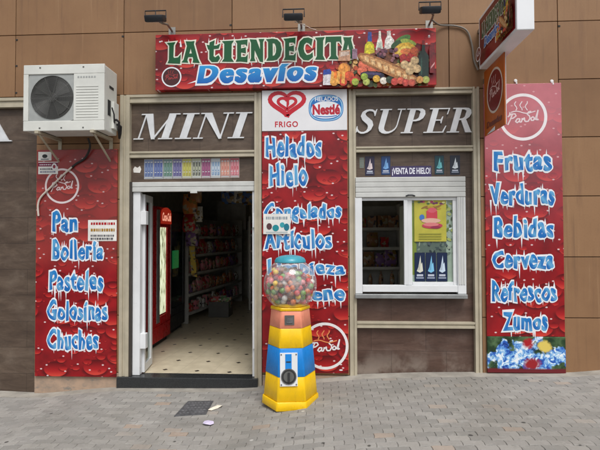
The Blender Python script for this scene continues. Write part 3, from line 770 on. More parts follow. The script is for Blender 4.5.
# tags on the left panel
def sticker(name, label, cat, x0, x1, z0, z1, Y, bg, draw=None, group=None, th=.003):
    t = thing(name, label, cat, ((x0+x1)/2, Y, z0), group)
    m = MB(); m.box(x0, x1, Y-th, Y-.0002, z0, z1); m.build('sheet', bg, t)
    if draw:
        a = Art(Y-th); draw(a, x0, x1, z0, z1); a.build('print', t)
    return t
GREY = rgb(90, 90, 96); RED = rgb(176, 24, 34); BLK = rgb(28, 28, 30)
def lines(a, x0, x1, z0, z1, rows, cols, seed=1, marg=.1):
    rnd = random.Random(seed); h = (z1-z0)/(rows+.6)
    for r_ in range(rows):
        z = z1-h*(r_+.8); x = x0+(x1-x0)*marg
        while x < x1-(x1-x0)*marg:
            w = rnd.uniform(.008, .028); a.rect(x, min(x+w, x1-(x1-x0)*.06), z-h*.3, z+h*.25, cols[r_ % len(cols)]); x += w+.008
M['paperw'] = plain('white_card', rgb(226, 224, 218), 0.6)
def d1(a, x0, x1, z0, z1):
    a.ell((x0+x1)/2, (z0+z1)/2, (x1-x0)*.2, (z1-z0)*.22, BLK); a.rect(x0+(x1-x0)*.2, x1-(x1-x0)*.2, z0+(z1-z0)*.1, z0+(z1-z0)*.2, GREY)
x0, z1 = W(38.5, 152, YP); x1, z0 = W(51.5, 160.5, YP)
sticker('sticker', 'small white card with a black dot at the top corner of the left red sign', 'sticker', x0, x1, z0, z1, YP, M['paperw'], d1)
def d2(a, x0, x1, z0, z1):
    h = z1-z0; w = x1-x0
    a.rect(x0, x1, z0+h*.62, z1-h*.06, rgb(120, 24, 60)); lines(a, x0, x0+w*.7, z0+h*.62, z1-h*.08, 1, [rgb(210, 190, 200)], 3); lines(a, x0, x1, z0, z0+h*.6, 2, [GREY, rgb(130, 130, 150)], 4)
    a.ell(x1-w*.18, z0+h*.6, w*.13, h*.28, rgb(230, 226, 226)); a.ell(x1-w*.18, z0+h*.6, w*.07, h*.15, rgb(140, 40, 60))
x0, z1 = W(38.5, 162, YP); x1, z0 = W(58, 174, YP)
sticker('sticker', 'alarm company sticker with purple strip under the small white card', 'sticker', x0, x1, z0, z1, YP, M['paperw'], d2)
def d3(a, x0, x1, z0, z1):
    h = z1-z0
    lines(a, x0, x1, z0+h*.66, z1, 1, [RED], 5); lines(a, x0, x1, z0+h*.34, z0+h*.72, 1, [rgb(168, 124, 40)], 6); lines(a, x0, x1, z0, z0+h*.38, 2, [GREY], 7)
x0, z1 = W(88, 220, YP-.004); x1, z0 = W(116.5, 241, YP-.004)
sticker('notice', 'white printed notice fixed over the word Pan side of the left red sign', 'notice', x0, x1, z0, z1, YP, M['paperw'], d3)

# middle panel
SM = thing('wall_sign', 'tall red sign on the middle pillar headed by a white ice cream board', 'sign', (-.2, 0, .07))
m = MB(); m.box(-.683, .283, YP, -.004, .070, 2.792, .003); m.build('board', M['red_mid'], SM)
m = MB(); m.box(-.683, .283, YP-.004, -.004, 2.796, 3.262, .003); m.build('header_board', M['board'], SM)
words(SM, YP, [('Helados', 266, 321, 138, 155), ('Hielo', 270, 307, 166, 184), ('Congelados', 265, 341, 205, 221), ('Artículos', 265, 331, 231, 247), ('Limpieza', 268, 344, 262, 277), ('Higiene', 276, 344, 287, 303)], 2)
art = Art(YP); x, z = W(325, 346, YP); pan_logo(art, x, z, .262, rgb(236, 234, 234), None, rgb(236, 234, 234), steam=rgb(236, 150, 90), ringw=.115)
art.ell(*W(341, 372-2, YP), .02, .008, WHITE); art.build('logo', SM)
# header logos
YH = YP-.004
art = Art(YH); HR = rgb(196, 24, 44)
cx, cz = W(287, 104, YH)
def heart(s, n=40):
    out = []
    for i in range(n+1):
        a = 2*PI*i/n; x = 16*math.sin(a)**3; y = 13*math.cos(a)-5*math.cos(2*a)-2*math.cos(3*a)-math.cos(4*a)
        out.append((cx+x/16*s, cz+(y+2)/17*s*.80))
    return out
hs = .195
out = heart(hs)
art.stroke(out, [.034+.02*math.sin(PI*i/40) for i in range(41)], HR)
inn = heart(hs*.52)
art.stroke(inn[2:39], [.034]*37, HR)
art.stroke([inn[3], (cx+.01, cz-.0), (cx+.0, cz-.04)], [.03, .03, .012], HR)
x0, z1 = W(275, 121.5, YH); x1, z0 = W(298, 127, YH); text(art, 'FRIGO', x0, x1, z0, z1, HR, .022, 0, 1.15)
art.build('heart_logo', SM)
art = Art(YH); NB = rgb(30, 112, 186)
cx, cz = W(326, 108, YH)
def sup(rx, rz, e=2.6, n=44, dx=0, dz=0):
    P = []
    for i in range(n):
        a = 2*PI*i/n; c, s_ = math.cos(a), math.sin(a)
        P.append((cx+dx+rx*math.copysign(abs(c)**(2/e), c), cz+dz+rz*math.copysign(abs(s_)**(2/e), s_)))
    return P
art.poly(sup(.196, .152), NB); art.poly(sup(.188, .144), rgb(150, 200, 228)); art.poly(sup(.176, .132), NB)
art.poly(sup(.168, .098, 2.3, 44, 0, -.022), rgb(236, 240, 246))
x0, z1 = W(315, 97, YH); x1, z0 = W(338, 101, YH); text(art, 'HELADOS', x0, x1, z0, z1, WHITE, .02)
x0, z1 = W(312.5, 104.5, YH); x1, z0 = W(340, 114.5, YH); text(art, 'Nestlé', x0, x1, z0, z1, rgb(186, 30, 52), .05)
art.stroke([(cx-.12+.02*i, cz-.088-.012*math.sin(PI*i/12)) for i in range(13)], .010, NB)
art.build('oval_logo', SM)
def d4(a, x0, x1, z0, z1):
    h = z1-z0; w = x1-x0
    lines(a, x0, x1, z1-h*.4, z1, 1, [rgb(150, 160, 166)], 9); a.ell(x0+w*.22, z0+h*.38, w*.10, h*.16, rgb(90, 60, 64)); a.ell(x0+w*.46, z0+h*.30, w*.12, h*.16, rgb(30, 140, 150))
    a.ell(x0+w*.70, z0+h*.45, w*.09, h*.13, rgb(60, 160, 170)); a.ell(x0+w*.86, z0+h*.34, w*.10, h*.18, rgb(36, 120, 140)); a.rect(x0+w*.1, x1-w*.1, z0+h*.06, z0+h*.12, rgb(190, 200, 200))
x0, z1 = W(263.5, 214, YP-.004); x1, z0 = W(290.5, 234, YP-.004)
sticker('notice', 'white card with small teal pictures fixed beside Artículos on the middle red sign', 'notice', x0, x1, z0, z1, YP-.02, M['paperw'], d4)
art = Art(YP)
# right panel
SR = thing('wall_sign', 'tall red sign, pinker towards the top, listing Frutas to Zumos on the right pillar', 'sign', (2.22, 0, .09))
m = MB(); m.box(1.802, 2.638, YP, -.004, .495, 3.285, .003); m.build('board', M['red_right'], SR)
words(SR, YP, [('Frutas', 494, 551, 152, 169), ('Verduras', 490, 554, 186, 203), ('Bebidas', 494, 553, 219, 236), ('Cerveza', 493, 553, 251, 267), ('Refrescos', 492, 556, 283, 300), ('Zumos', 503, 547, 313, 329)], 3)
art = Art(YP); x, z = W(523, 117, YP); pan_logo(art, x, z, .262, rgb(240, 236, 238), None, rgb(232, 214, 218), ringw=.125); art.build('logo', SR)
m = MB(); m.box(1.804, 2.640, YP-.003, -.004, .100, .493, .003); pic = m.build('picture_board', M['ballsbg'], SR)
# ------------------------------------------------------------------ banner above the door
YB = -.085
TB = thing('shop_banner', 'wide red shop banner with green lettering and a picture of groceries', 'sign', (-.33, 0, 3.29))
x0, zt = W(155.5, 35.5, YB); x1, zb = W(436.5, 83.5, YB)
zt = (zt+W(436.5, 27, YB)[1])/2; zb = (zb+W(155, 91.5, YB)[1])/2
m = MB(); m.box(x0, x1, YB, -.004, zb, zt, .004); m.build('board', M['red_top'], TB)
art = Art(YB)
def B_(px, py): return W(px, py, YB)
def pbox(a, b, c, d):
    x0, z1 = B_(a, c); x1, z0 = B_(b, d); return (x0, x1, z0, z1)
for px in range(170, 350, 9):  # frost spikes round the lettering
    x, z = B_(px+random.uniform(-3, 3), 42-(px-170)*.024); d = random.choice((1, -1)); zz = z if d > 0 else B_(px, 64.5-(px-170)*.02)[1]
    art.poly([(x-.012, zz-d*.06), (x+.012, zz-d*.06), (x+random.uniform(-.02, .02), zz+d*random.uniform(.03, .06))], WHITE)
GL = rgb(6, 86, 44)
lb = [(167, 181, 42.5, 63), (182.5, 199, 41.5, 62.5), (207, 220.5, 41, 61.5), (222, 234, 41, 61.5), (235.5, 248, 40.5, 61.5), (250, 264, 39.5, 61), (266, 281.5, 39, 60.5), (283.5, 296, 38.5, 60), (298, 313, 38, 60), (315, 325, 37.5, 59.5), (326, 341, 37.5, 59), (340, 356, 37.5, 58.5)]
funk_word(art, 'LAtIENDECITA', [pbox(a, b, c, d) for a, b, c, d in lb], GL, rgb(232, 232, 214), .016)
art.build('lettering', TB)
art = Art(YB)
Vb, Fb = text_geo('Desavíos', .026, .16, 1.24); Vw, Fw = text_geo('Desavíos', .088, .16, 1.24)
bx = pbox(198, 316, 66.0, 82.0)
xh = lambda u, w: (u, max(0, w)**.72 if w > 0 else w)
art.poly([B_(187, 84), B_(200, 81), B_(203, 77.5)], WHITE)
tilt = lambda V: [(p[0], p[1]+(p[0]-bx[0])*.008, p[2]) for p in V]
for q in (-.012, .012): art.tris([(p[0]+q, p[1], p[2]) for p in tilt(fit(Vw, *bx, Vb, xh))], Fw, WHITE, .0003)
for q in (-.014, 0, .014): art.tris([(p[0]+q, p[1], p[2]) for p in tilt(fit(Vb, *bx, Vb, xh))], Fb, lambda p: tuple(a+(b-a)*min(1, max(0, (p[1]-bx[2])/(bx[3]-bx[2]))) for a, b in zip(rgb(8, 92, 178), rgb(40, 156, 220))), .0003)
art.build('lettering', TB)
art = Art(YB); x, z = B_(171.5, 77); pan_logo(art, x, z, .115, WHITE, rgb(72, 30, 30), rgb(170, 60, 60), ringw=.13); art.build('logo', TB)

def groceries(a, P, S):
    """printed still life; P maps photo points, S is metres per photo pixel"""
    def E(px, py, rx, ry, c, rot=0): x, z = P(px, py); a.ell(x, z, rx*S, ry*S, c, 22, rot)
    def PL(c, *pts): a.poly([P(*q) for q in pts], c)
    def ball(px, py, r_, c):
        E(px, py, r_, r_, tuple(v*.78 for v in c[:3])+(1,)); E(px-.3, py-.4, r_*.84, r_*.82, c); E(px-r_*.3, py-r_*.4, r_*.34, r_*.3, tuple(min(1, v*1.25+.02) for v in c[:3])+(1,))
    # bottles at the back
    PL(rgb(196, 190, 30), (364, 54), (365, 45), (368, 41), (371, 41), (374, 45), (375, 56)); E(369.5, 50, 3.5, 6, rgb(226, 214, 40)); PL(rgb(40, 70, 150), (367.5, 41.5), (368, 32), (371.5, 32), (372, 41.5))
    PL(rgb(222, 226, 214), (375.5, 50), (377, 42), (378.5, 37), (378.8, 31), (380.8, 31), (381, 37), (382.5, 43), (383, 52)); PL(rgb(188, 206, 190), (377, 48), (378, 43), (381, 43), (381.5, 50))
    PL(rgb(226, 222, 216), (384, 50), (385, 40), (387, 36), (387, 31), (390.5, 30.5), (391, 36), (394, 40), (395, 52)); E(389, 40, 3, 4, rgb(240, 238, 234))
    # the heap behind everything
    PL(rgb(120, 66, 34), (334, 87), (336, 72), (345, 62), (360, 57), (376, 52), (396, 47), (416, 48), (428, 60), (428, 87))
    rh = random.Random(9)
    for i in range(150):
        px = rh.uniform(335, 427); py = rh.uniform(62-(px-335)*.14, 86)
        E(px, py, rh.uniform(1.4, 4.2), rh.uniform(1.2, 3), rh.choice([rgb(196, 84, 40), rgb(170, 50, 34), rgb(214, 150, 70), rgb(96, 110, 44), rgb(150, 100, 60), rgb(226, 180, 110), rgb(84, 36, 34), rgb(60, 70, 34), rgb(206, 120, 80)]), rh.random()*3)
    # greens, melon
    E(402, 41, 9, 4, rgb(70, 120, 44), .5); E(396, 45, 6, 3, rgb(34, 74, 30), .6); E(408, 43, 8, 3, rgb(150, 172, 70), -.3)
    PL(rgb(224, 178, 52), (393, 55), (395, 48), (400, 44), (408, 43), (414, 46), (418, 52), (417, 57), (400, 57)); PL(rgb(236, 206, 96), (397, 54), (400, 48), (407, 46.5), (413, 50), (414, 55)); E(406, 52, 6, 3, rgb(230, 128, 66))
    # grapes
    rg = random.Random(4)
    for i in range(26): ball(rg.uniform(377, 397), rg.uniform(50, 62), rg.uniform(1.5, 2.2), rg.choice([rgb(74, 34, 56), rgb(116, 62, 84), rgb(150, 96, 104), rgb(50, 24, 40)]))
    for i in range(7): ball(rg.uniform(399, 416), rg.uniform(56, 62), 3.6, rg.choice([rgb(196, 42, 30), rgb(214, 84, 40), rgb(180, 36, 34)]))
    ball(414, 52, 4, rgb(216, 100, 50))
    # wine bottle, cola-dark jar
    PL(rgb(14, 44, 34), (418, 80), (418, 57), (421, 52), (421.5, 42), (424, 42), (424.5, 52), (428, 57), (428, 80)); PL(rgb(46, 84, 70), (420, 76), (420, 60), (421.5, 58), (421.5, 76)); PL(rgb(150, 30, 30), (421.3, 46), (421.5, 41.5), (424, 41.5), (424.2, 46))
    PL(rgb(120, 18, 26), (429, 74), (428.5, 50), (430, 44), (433, 44), (434, 54), (434, 74)); PL(rgb(214, 160, 160), (430, 68), (434, 63), (434, 65), (430, 70))
    # glasses of juice, milk carton left
    PL(rgb(196, 150, 120), (338, 62), (339, 52), (350, 51), (350, 62)); PL(rgb(210, 190, 176), (340, 58), (340.5, 53), (349, 52.5), (349, 56))
    PL(rgb(150, 120, 140), (352, 60), (352, 50), (357, 50), (357, 60))
    PL(rgb(222, 220, 226), (323, 86), (323, 75), (332, 74), (332, 86)); PL(rgb(40, 74, 170), (323, 76), (323.5, 71), (330, 70), (332, 75))
    for px, py, r_, c in ((337, 78, 6, rgb(222, 120, 30)), (344, 70, 6, rgb(230, 150, 60)), (349, 77, 5, rgb(216, 84, 40)), (334, 83, 4, rgb(230, 160, 70)), (343, 83, 4, rgb(206, 66, 40)), (354, 82, 4.5, rgb(196, 46, 36))): ball(px, py, r_, c)
    for px in (330, 336, 341): PL(rgb(236, 176, 84), (px, 84), (px+1.5, 72), (px+4, 73), (px+3.5, 85))
    # peaches
    for px, py in ((363, 66), (372, 69), (379, 68), (362, 72)): ball(px, py, 5, rgb(222, 110, 78))
    # aubergine
    E(372, 76, 12, 3.6, rgb(26, 20, 52), -.08); E(372, 74.8, 9, 1.2, rgb(74, 66, 110), -.08)
    # baguette
    PL(rgb(160, 104, 56), (357, 57), (360, 54), (368, 55), (384, 61), (402, 69), (416, 78), (419, 84), (412, 86), (396, 80), (376, 71), (362, 64))
    PL(rgb(206, 154, 98), (359, 57), (367, 56.5), (384, 63), (402, 71), (415, 79.5), (414, 83), (398, 78), (378, 69.5), (363, 62.5))
    for k in range(8): PL(rgb(232, 194, 140), (364+6.4*k, 57.6+2.9*k), (368+6.4*k, 58.6+2.9*k), (368.5+6.4*k, 63.5+2.9*k), (365+6.4*k, 62.4+2.9*k)); PL(rgb(176, 120, 68), (368.3+6.4*k, 59+2.9*k), (369.2+6.4*k, 59.4+2.9*k), (369.6+6.4*k, 64+2.9*k), (368.8+6.4*k, 63.6+2.9*k))
    # potatoes, eggs, limes
    for px, py in ((404, 66), (411, 67), (414, 62), (409, 72), (416, 70)): ball(px, py, 4.2, rgb(214, 184, 136))
    for px, py, c in ((355, 83, rgb(166, 184, 70)), (366, 83, rgb(178, 190, 96)), (364, 78, rgb(150, 176, 60)), (376, 80, rgb(226, 178, 60)), (383, 82, rgb(232, 226, 214)), (389, 81, rgb(40, 60, 34)), (394, 83, rgb(204, 70, 60)), (400, 82, rgb(210, 92, 70)), (425, 81, rgb(176, 186, 96)), (419, 81, rgb(208, 150, 80)), (405, 84, rgb(196, 70, 60)), (411, 84, rgb(204, 90, 70))): ball(px, py, 3.6, c)
art = Art(YB)
groceries(art, lambda px, py: B_(px, min(86, max(30, py))+.0*px), .0112)
art.build('groceries_picture', TB, 'ink_photo')
m = MB()
for px, py in ((429, 36), (160, 42)):
    x, z = B_(px, py); m.lathe([(.001, 0), (.011, 0), (.009, .006), (.001, .008)], 0, 0, 12)
    for v in m.bm.verts[-48:]: v.co = Vector((x+v.co.x, YB-v.co.z, z+v.co.y))
m.build('fixing_cap', M['white'], TB)

for px, py in ((516.5, 80), (553, 80.5)):
    x, z = W(px, py, -.03); m = MB(); m.lathe([(.001, 0), (.020, 0), (.016, .008), (.001, .010)], 0, 0, 14)
    for v in m.bm.verts: v.co = Vector((x+v.co.x, -.005-v.co.z, z+v.co.y))
    m.box(x-.006, x+.006, -.034, -.004, z-.045, z-.021); m.build('fixing_cap', M['white'], SR)
# ------------------------------------------------------------------ floodlights over the banner
def floodlight(label, px, py):
    Yh = -.34; x, z = W(px, py, Yh)
    t = thing('floodlight', label, 'lamp', (x, -.003, 4.0), 'floodlights over the banner')
    m = MB(); m.box(-.10, .10, -.075, .075, -.035, .035, .012)
    for v in m.bm.verts:
        y, zz = v.co.y, v.co.z; a = R(24); v.co.y = y*math.cos(a)-zz*math.sin(a)+Yh; v.co.z = y*math.sin(a)+zz*math.cos(a)+z; v.co.x += x
    m.build('housing', M['darkmetal'], t, True)
    m = MB(); m.box(-.085, .085, -.060, .060, -.038, -.0355)
    for v in m.bm.verts:
        y, zz = v.co.y, v.co.z; a = R(24); v.co.y = y*math.cos(a)-zz*math.sin(a)+Yh; v.co.z = y*math.sin(a)+zz*math.cos(a)+z; v.co.x += x
    m.build('lens', M['glassgrey'], t)
    m = MB(); m.tube([(x-.115, Yh, z), (x-.115, Yh, z+.085), (x+.115, Yh, z+.085), (x+.115, Yh, z)], .007); m.tube([(x, Yh, z+.085), (x, Yh, z+.03)], .006)
    m.build('yoke', M['darkmetal'], t)
    m = MB(); m.tube([(x+.07, -.003, 3.985), (x+.07, -.16, 3.99), (x+.05, -.27, z-.02), (x+.03, Yh+.03, z-.02)], .012); m.box(x+.03, x+.11, -.008, -.0025, 3.94, 4.03); m.build('arm', M['steel'], t)
    return t
floodlight('small dark floodlight on a bracket above the left end of the red banner', 155.5, 18.5)
floodlight('small dark floodlight on a bracket above the middle of the red banner', 293.5, 17)
floodlight('small dark floodlight on a bracket above the groceries picture', 430, 10)
def cable(name, label, pts, r, mat, sub=6):
    P = [Vector(p) for p in pts]; out = []
    for i in range(len(P)-1):
        a, b, c, d = P[max(0, i-1)], P[i], P[i+1], P[min(len(P)-1, i+2)]
        for k in range(sub):
            q = k/sub; out.append(.5*((2*b)+(c-a)*q+(2*a-5*b+4*c-d)*q*q+(3*b-a-3*c+d)*q**3))
    out.append(P[-1])
    o = MB().tube(out, r).build(name, mat, None, True); tag(o, label, 'cable'); return o
def wy(px, py, Y): x, z = W(px, py, Y); return (x, Y, z)
cable('cable', 'thin white cable from the middle floodlight down to the banner', [wy(295, 22, -.25), wy(303, 24.5, -.12), wy(311, 28.5, -.03), wy(316, 30, -.01)], .005, M['cablew'])
cable('cable', 'thin pale cable looping from the right floodlight to the hanging lightbox', [wy(432, 20, -.2), wy(440, 25, -.04), wy(456, 26, -.02), wy(467, 31, -.02), wy(472, 45, -.02), wy(474, 60, -.02), wy(478, 70, -.03)], .010, M['cableg'])

# ------------------------------------------------------------------ projecting lightbox and orange flag sign
LX, LT = 1.728, .155
lb_ = thing('projecting_sign', 'white edged lightbox sign sticking out from the wall high on the right', 'sign', (LX, 0, 3.42))
L0, L1, LZ0, LZ1 = .10, 1.06, 3.425, 3.985
m = MB(); m.box(LX, LX+LT, -L1, -L0, LZ0, LZ1, .008); m.build('housing', M['lightbox'], lb_)
m = MB(); m.box(LX+.02, LX+LT-.02, -L0+.0005, -.003, LZ0+.08, LZ0+.12); m.box(LX+.02, LX+LT-.02, -L0+.0005, -.003, LZ1-.12, LZ1-.08); m.build('bracket', M['steel'], lb_)
# printed face on the left side, authored in (u, v) and turned to face -x
def face_obj(art, name, root, x):
    o = art.build(name, root, 'ink', world=False); o.rotation_euler = (0, 0, -PI/2)
    o.location = (x-root.location.x, 0-root.location.y, 0-root.location.z); return o
a = Art(0.0)
u0, u1, v0, v1 = L0+.03, L1-.03, LZ0+.03, LZ1-.03
a.rect(u0, u1, v0, v1, rgb(112, 14, 26)); a.rect(u0+.0, u1, v0, v0+.16, rgb(136, 22, 28))
um = u1-u0
ww = [.06+.078*i for i in range(12)]
bxs = [(u0+um*(.07+.056*i+(.02 if i > 1 else 0)), u0+um*(.07+.056*i+.050+(.02 if i > 1 else 0)), v0+.27, v0+.43) for i in range(12)]
funk_word(a, 'LAtIENDECITA', bxs, GL, rgb(232, 232, 220), .008)
V1, F1 = text_geo('Desavíos', .115, .3, 1.08); V2, F2 = text_geo('Desavíos', .055, .3, 1.08)
bb = (u0+um*.16, u0+um*.62, v0+.14, v0+.245)
a.tris(fit(V1, *bb, V2), F1, WHITE, .0003); a.tris(fit(V2, *bb, V2), F2, rgb(16, 112, 196), .0003)
groceries(a, lambda px, py: (u0+um*.60+(px-323)/112*um*.39, v0+.02+(86-min(86, max(30, py)))/56*.36), .0036)
pan_logo(a, u0+.105, v0+.085, .075, WHITE, rgb(110, 20, 24), WHITE)
face_obj(a, 'printed_face', lb_, LX-.0005)
# orange flag
fl = thing('flag_sign', 'orange flag sign with a round red logo below the lightbox', 'sign', (1.80, 0, 2.68))
FX = 1.802
m = MB(); m.box(FX, FX+.012, -.585, -.035, 2.70, 3.42, .002); m.build('board', M['orange'], fl)
m = MB(); m.box(FX+.0125, FX+.018, -.586, -.574, 2.70, 3.42); m.build('edge_strip', M['white'], fl)
m = MB(); m.box(FX+.002, FX+.010, -.034, -.001, 2.80, 2.85); m.box(FX+.002, FX+.010, -.034, -.001, 3.3, 3.35); m.build('bracket', M['steel'], fl)
a = Art(0.0)
pan_logo(a, .335, 3.12, .235, rgb(226, 206, 190), rgb(128, 20, 26), rgb(226, 186, 180), ringw=.10, sx=.92)
text(a, 'Desavíos', .10, .52, 2.765, 2.835, rgb(120, 40, 16), .05, .2)
a.poly([(.10, 2.702), (.34, 2.702), (.34, 2.745)], WHITE)
face_obj(a, 'printed_face', fl, FX-.0005)

# ------------------------------------------------------------------ air conditioner
AC = thing('air_conditioner', 'aged white air conditioner unit on wall brackets above the left red sign', 'air conditioner', (-2.78, 0, 2.74))
ax0, ax1, ay0, ay1, az0, az1 = -3.222, -2.333, -.42, -.11, 2.747, 3.458
cx, cz, rr = -2.912, 3.108, .238
m = MB()
# casing: five closed sides plus a front with a round opening
m.box(ax0, ax1, ay0+.025, ay1, az0, az1, .012)
n = 48
sq = []
x_l, x_r, z_b, z_t = -3.172, -2.668, 2.852, 3.362
def ring_plate(mb, y, r0, hole, outline, y2):
    pass
m.box(ax0-.004, ax1+.004, ay0, ay0+.025, az1-.10, az1+.004, .006); m.box(ax0-.004, ax1+.004, ay0, ay0+.025, az0-.004, z_b, .006)
m.box(ax0-.004, x_l, ay0, ay0+.025, z_b, az1-.10, .004); m.box(x_r, ax1+.004, ay0, ay0+.025, z_b, az1-.10, .004)
m.build('casing', M['acwhite'], AC)
m = MB()
# grey plate with round hole
ins = [(cx+rr*math.cos(2*PI*i/n), cz+rr*math.sin(2*PI*i/n)) for i in range(n)]
outp = []
for i in range(n):
    a_ = 2*PI*i/n; c_, s_ = math.cos(a_), math.sin(a_)
    k = min((x_r-cx)/c_ if c_ > 1e-6 else 9, (x_l-cx)/c_ if c_ < -1e-6 else 9, (z_t-cz)/s_ if s_ > 1e-6 else 9, (z_b-cz)/s_ if s_ < -1e-6 else 9)
    outp.append((cx+c_*k, cz+s_*k))
va = [m.bm.verts.new((p[0], ay0+.010, p[1])) for p in outp]; vb = [m.bm.verts.new((p[0], ay0+.010, p[1])) for p in ins]; vc = [m.bm.verts.new((p[0], ay0+.0245, p[1])) for p in ins]
for i in range(n):
    j = (i+1) % n; m.bm.faces.new((va[i], va[j], vb[j], vb[i])); m.bm.faces.new((vb[i], vb[j], vc[j], vc[i]))
m.build('fan_plate', M['acgrey'], AC)
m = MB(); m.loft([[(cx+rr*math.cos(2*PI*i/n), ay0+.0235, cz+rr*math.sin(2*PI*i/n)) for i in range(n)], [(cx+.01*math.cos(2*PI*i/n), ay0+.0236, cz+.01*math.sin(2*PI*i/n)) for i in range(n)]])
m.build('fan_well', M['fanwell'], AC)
m = MB()
for k in range(4):
    a0 = PI/2*k+.3; P = []
    for i in range(6):
        a_ = a0+.21*i; P.append((cx+.20*math.cos(a_), cz+.20*math.sin(a_)))
    for i in range(5, -1, -1):
        a_ = a0+.10*i; P.append((cx+.05*math.cos(a_), cz+.05*math.sin(a_)))
    m.prism(P, ay0+.018, ay0+.0225)
m.lathe([(.055, 0), (.05, .004), (.001, .006)], 0, 0, 20)
for v in m.bm.verts[-60:]: v.co = Vector((cx+v.co.x, ay0+.017-v.co.z, cz+v.co.y))
m.build('fan', M['darkmid'], AC)
m = MB()
for k in range(1, 19):
    rk = rr*k/18.4
    m.tube([(cx+rk*math.cos(2*PI*i/36), ay0+.004, cz+rk*math.sin(2*PI*i/36)) for i in range(37)], 0.0022, 5, False)
for k in range(10):
    a_ = 2*PI*k/10+.05; m.tube([(cx+.03*math.cos(a_), ay0+.007, cz+.03*math.sin(a_)), (cx+rr*math.cos(a_), ay0+.007, cz+rr*math.sin(a_))], .0032, 5)
m.build('fan_grille', M['darkmid'], AC)
m = MB()
for k in range(12):
    z = 2.885+.030*k
    m.box(-2.64, -2.395, ay0-.004, ay0-.0002, z, z+.012, .001)
m.build('louvre', M['acwhite'], AC)
m = MB()
for k in range(7): m.box(-2.625+.03*k, -2.605+.03*k, ay0-.0012, ay0-.0002, 3.310, 3.330)
m.build('badge', M['acgrey'], AC)
m = MB()
for x, z in ((-3.04, 3.43), (-2.56, 3.43), (-3.04, 2.775), (-2.8, 2.775), (-2.56, 2.775)): m.box(x-.008, x+.008, ay0-.004, ay0-.0002, z-.006, z+.006)
m.build('screw', M['darkmid'], AC)
boxes('side_recess', M['dark'], AC, (ax1+.0002, ax1+.003, -.30, -.20, 3.235, 3.265), (ax1+.0002, ax1+.003, -.335, -.27, 2.93, 3.10))
m = MB(); m.box(ax1+.0002, ax1+.03, -.25, -.13, 2.80, 3.10, .004); m.build('valve_cover', M['acwhite'], AC)
m = MB()
for y, z in ((-.23, 2.90), (-.18, 2.86)):
    m.tube([(ax1+.03, y, z), (ax1+.05, y, z), (ax1+.07, y+.02, z-.02), (ax1+.05, y+.05, z-.09), (ax1+.01, -.07, 2.73)], .013)
m.tube([(ax1+.03, -.3, 3.02), (ax1+.045, -.28, 2.95), (ax1+.03, -.24, 2.86)], .008)
m.build('pipe', M['cableb'], AC)
for x in (-3.06, -2.45):
    m = MB(); m.box(x-.02, x+.02, -.45, -.012, 2.712, 2.745, .002); m.box(x-.02, x+.02, -.012, -.003, 2.42, 2.745); m.tube([(x, -.40, 2.712), (x, -.015, 2.47)], .012, 6)
    m.build('bracket', M['alu'], AC)
m = MB()
for x in (-3.06, -2.45): m.box(x-.03, x+.03, -.40, -.13, 2.7455, 2.7465)
m.build('rubber_pad', M['dark'], AC)
cable('cable', 'dark drain hose hanging from the air conditioner across the left red sign', [wy(88, 138, -.12), wy(90, 147, -.08), wy(85, 158, -.05), wy(76, 164, -.045), wy(71, 168, -.045)], .012, M['cableb'])
cable('cable', 'white cable curving from the drain hose down the left edge of the red sign', [wy(72, 167, -.048), wy(62, 176, -.046), wy(50, 188, -.046), wy(41, 197, -.046), wy(38, 205, -.046), wy(38.5, 216, -.046)], .011, M['cablew'])

# ------------------------------------------------------------------ gumball machine
GXc, GYc = -.325, -.59
GZ0 = gsm(GXc)-.005
GM = thing('gumball_machine', 'yellow and blue capsule vending machine with a clear globe by the door', 'vending machine', (GXc, GYc, GZ0))
dA = R(6.5)
def hexr(rad, z, n=6):
    return [(GXc+rad*math.sin(dA+R(30+60*k)), GYc-rad*math.cos(dA+R(30+60*k)), z) for k in range(n)]
def rad(z): return .273+(.193-.273)*(z+.0)/.92 if z < .2 else .273-.080*z/.92
def seg(name, z0, z1, mat, extra=0.0, b=.006):
    m = MB(); rs = [(rad(z0)+extra-b, z0), (rad(z0)+extra, z0+b), (rad(z1)+extra, z1-b), (rad(z1)+extra-b, z1)]
    m.loft([hexr(r_, z) for r_, z in rs]); 
    es = [e for e in m.bm.edges if abs((e.verts[0].co-e.verts[1].co).normalized().z) > .8]
    bmesh.ops.bevel(m.bm, geom=es, offset=.016, segments=3, affect='EDGES', profile=.5)
    return m.build(name, mat, GM, True)
seg('foot', GZ0, .035, M['yellow'], .012)
seg('lower_body', .036, .262, M['yellow'])
seg('blue_band', .263, .530, M['blue'], .0015)
seg('upper_body', .531, .715, M['yellow'])
seg('pink_collar', .716, .880, M['pink'])
seg('top_rim', .881, .912, M['yellow'], .006)
# front-face frame
def front(u, w, d=0.0):
    """point on the front facet: u across, w = height, d = outward"""
    r_ = rad(w)*math.cos(R(30)); return Vector((GXc+math.sin(dA)*(r_+d)+math.cos(dA)*u, GYc-math.cos(dA)*(r_+d)+math.sin(dA)*u, w))
def fbox(m, u0, u1, w0, w1, d0, d1, poly=None):
    P = poly or [(u0, w0), (u1, w0), (u1, w1), (u0, w1)]
    m.loft([[front(u, w, d0) for u, w in P], [front(u, w, d1) for u, w in P]]); return m
m = fbox(MB(), -.108, .058, .185, .492, -.004, .012); pl = m.build('coin_plate', M['white'], GM)
m = fbox(MB(), -.058, .002, .345, .482, .0122, .016); m.build('slot_panel', M['blue'], pl)
cp = [(-.026+.066*math.cos(2*PI*i/28), .275+.066*math.sin(2*PI*i/28)) for i in range(28)]
m = fbox(MB(), 0, 0, 0, 0, .0122, .022, cp); m.build('dial', M['dark'], pl)
cp = [(-.026+.05*math.cos(2*PI*i/24), .275+.05*math.sin(2*PI*i/24)) for i in range(24)]
m = fbox(MB(), 0, 0, 0, 0, .0222, .026, cp); m.build('dial_face', M['darkmid'], pl)
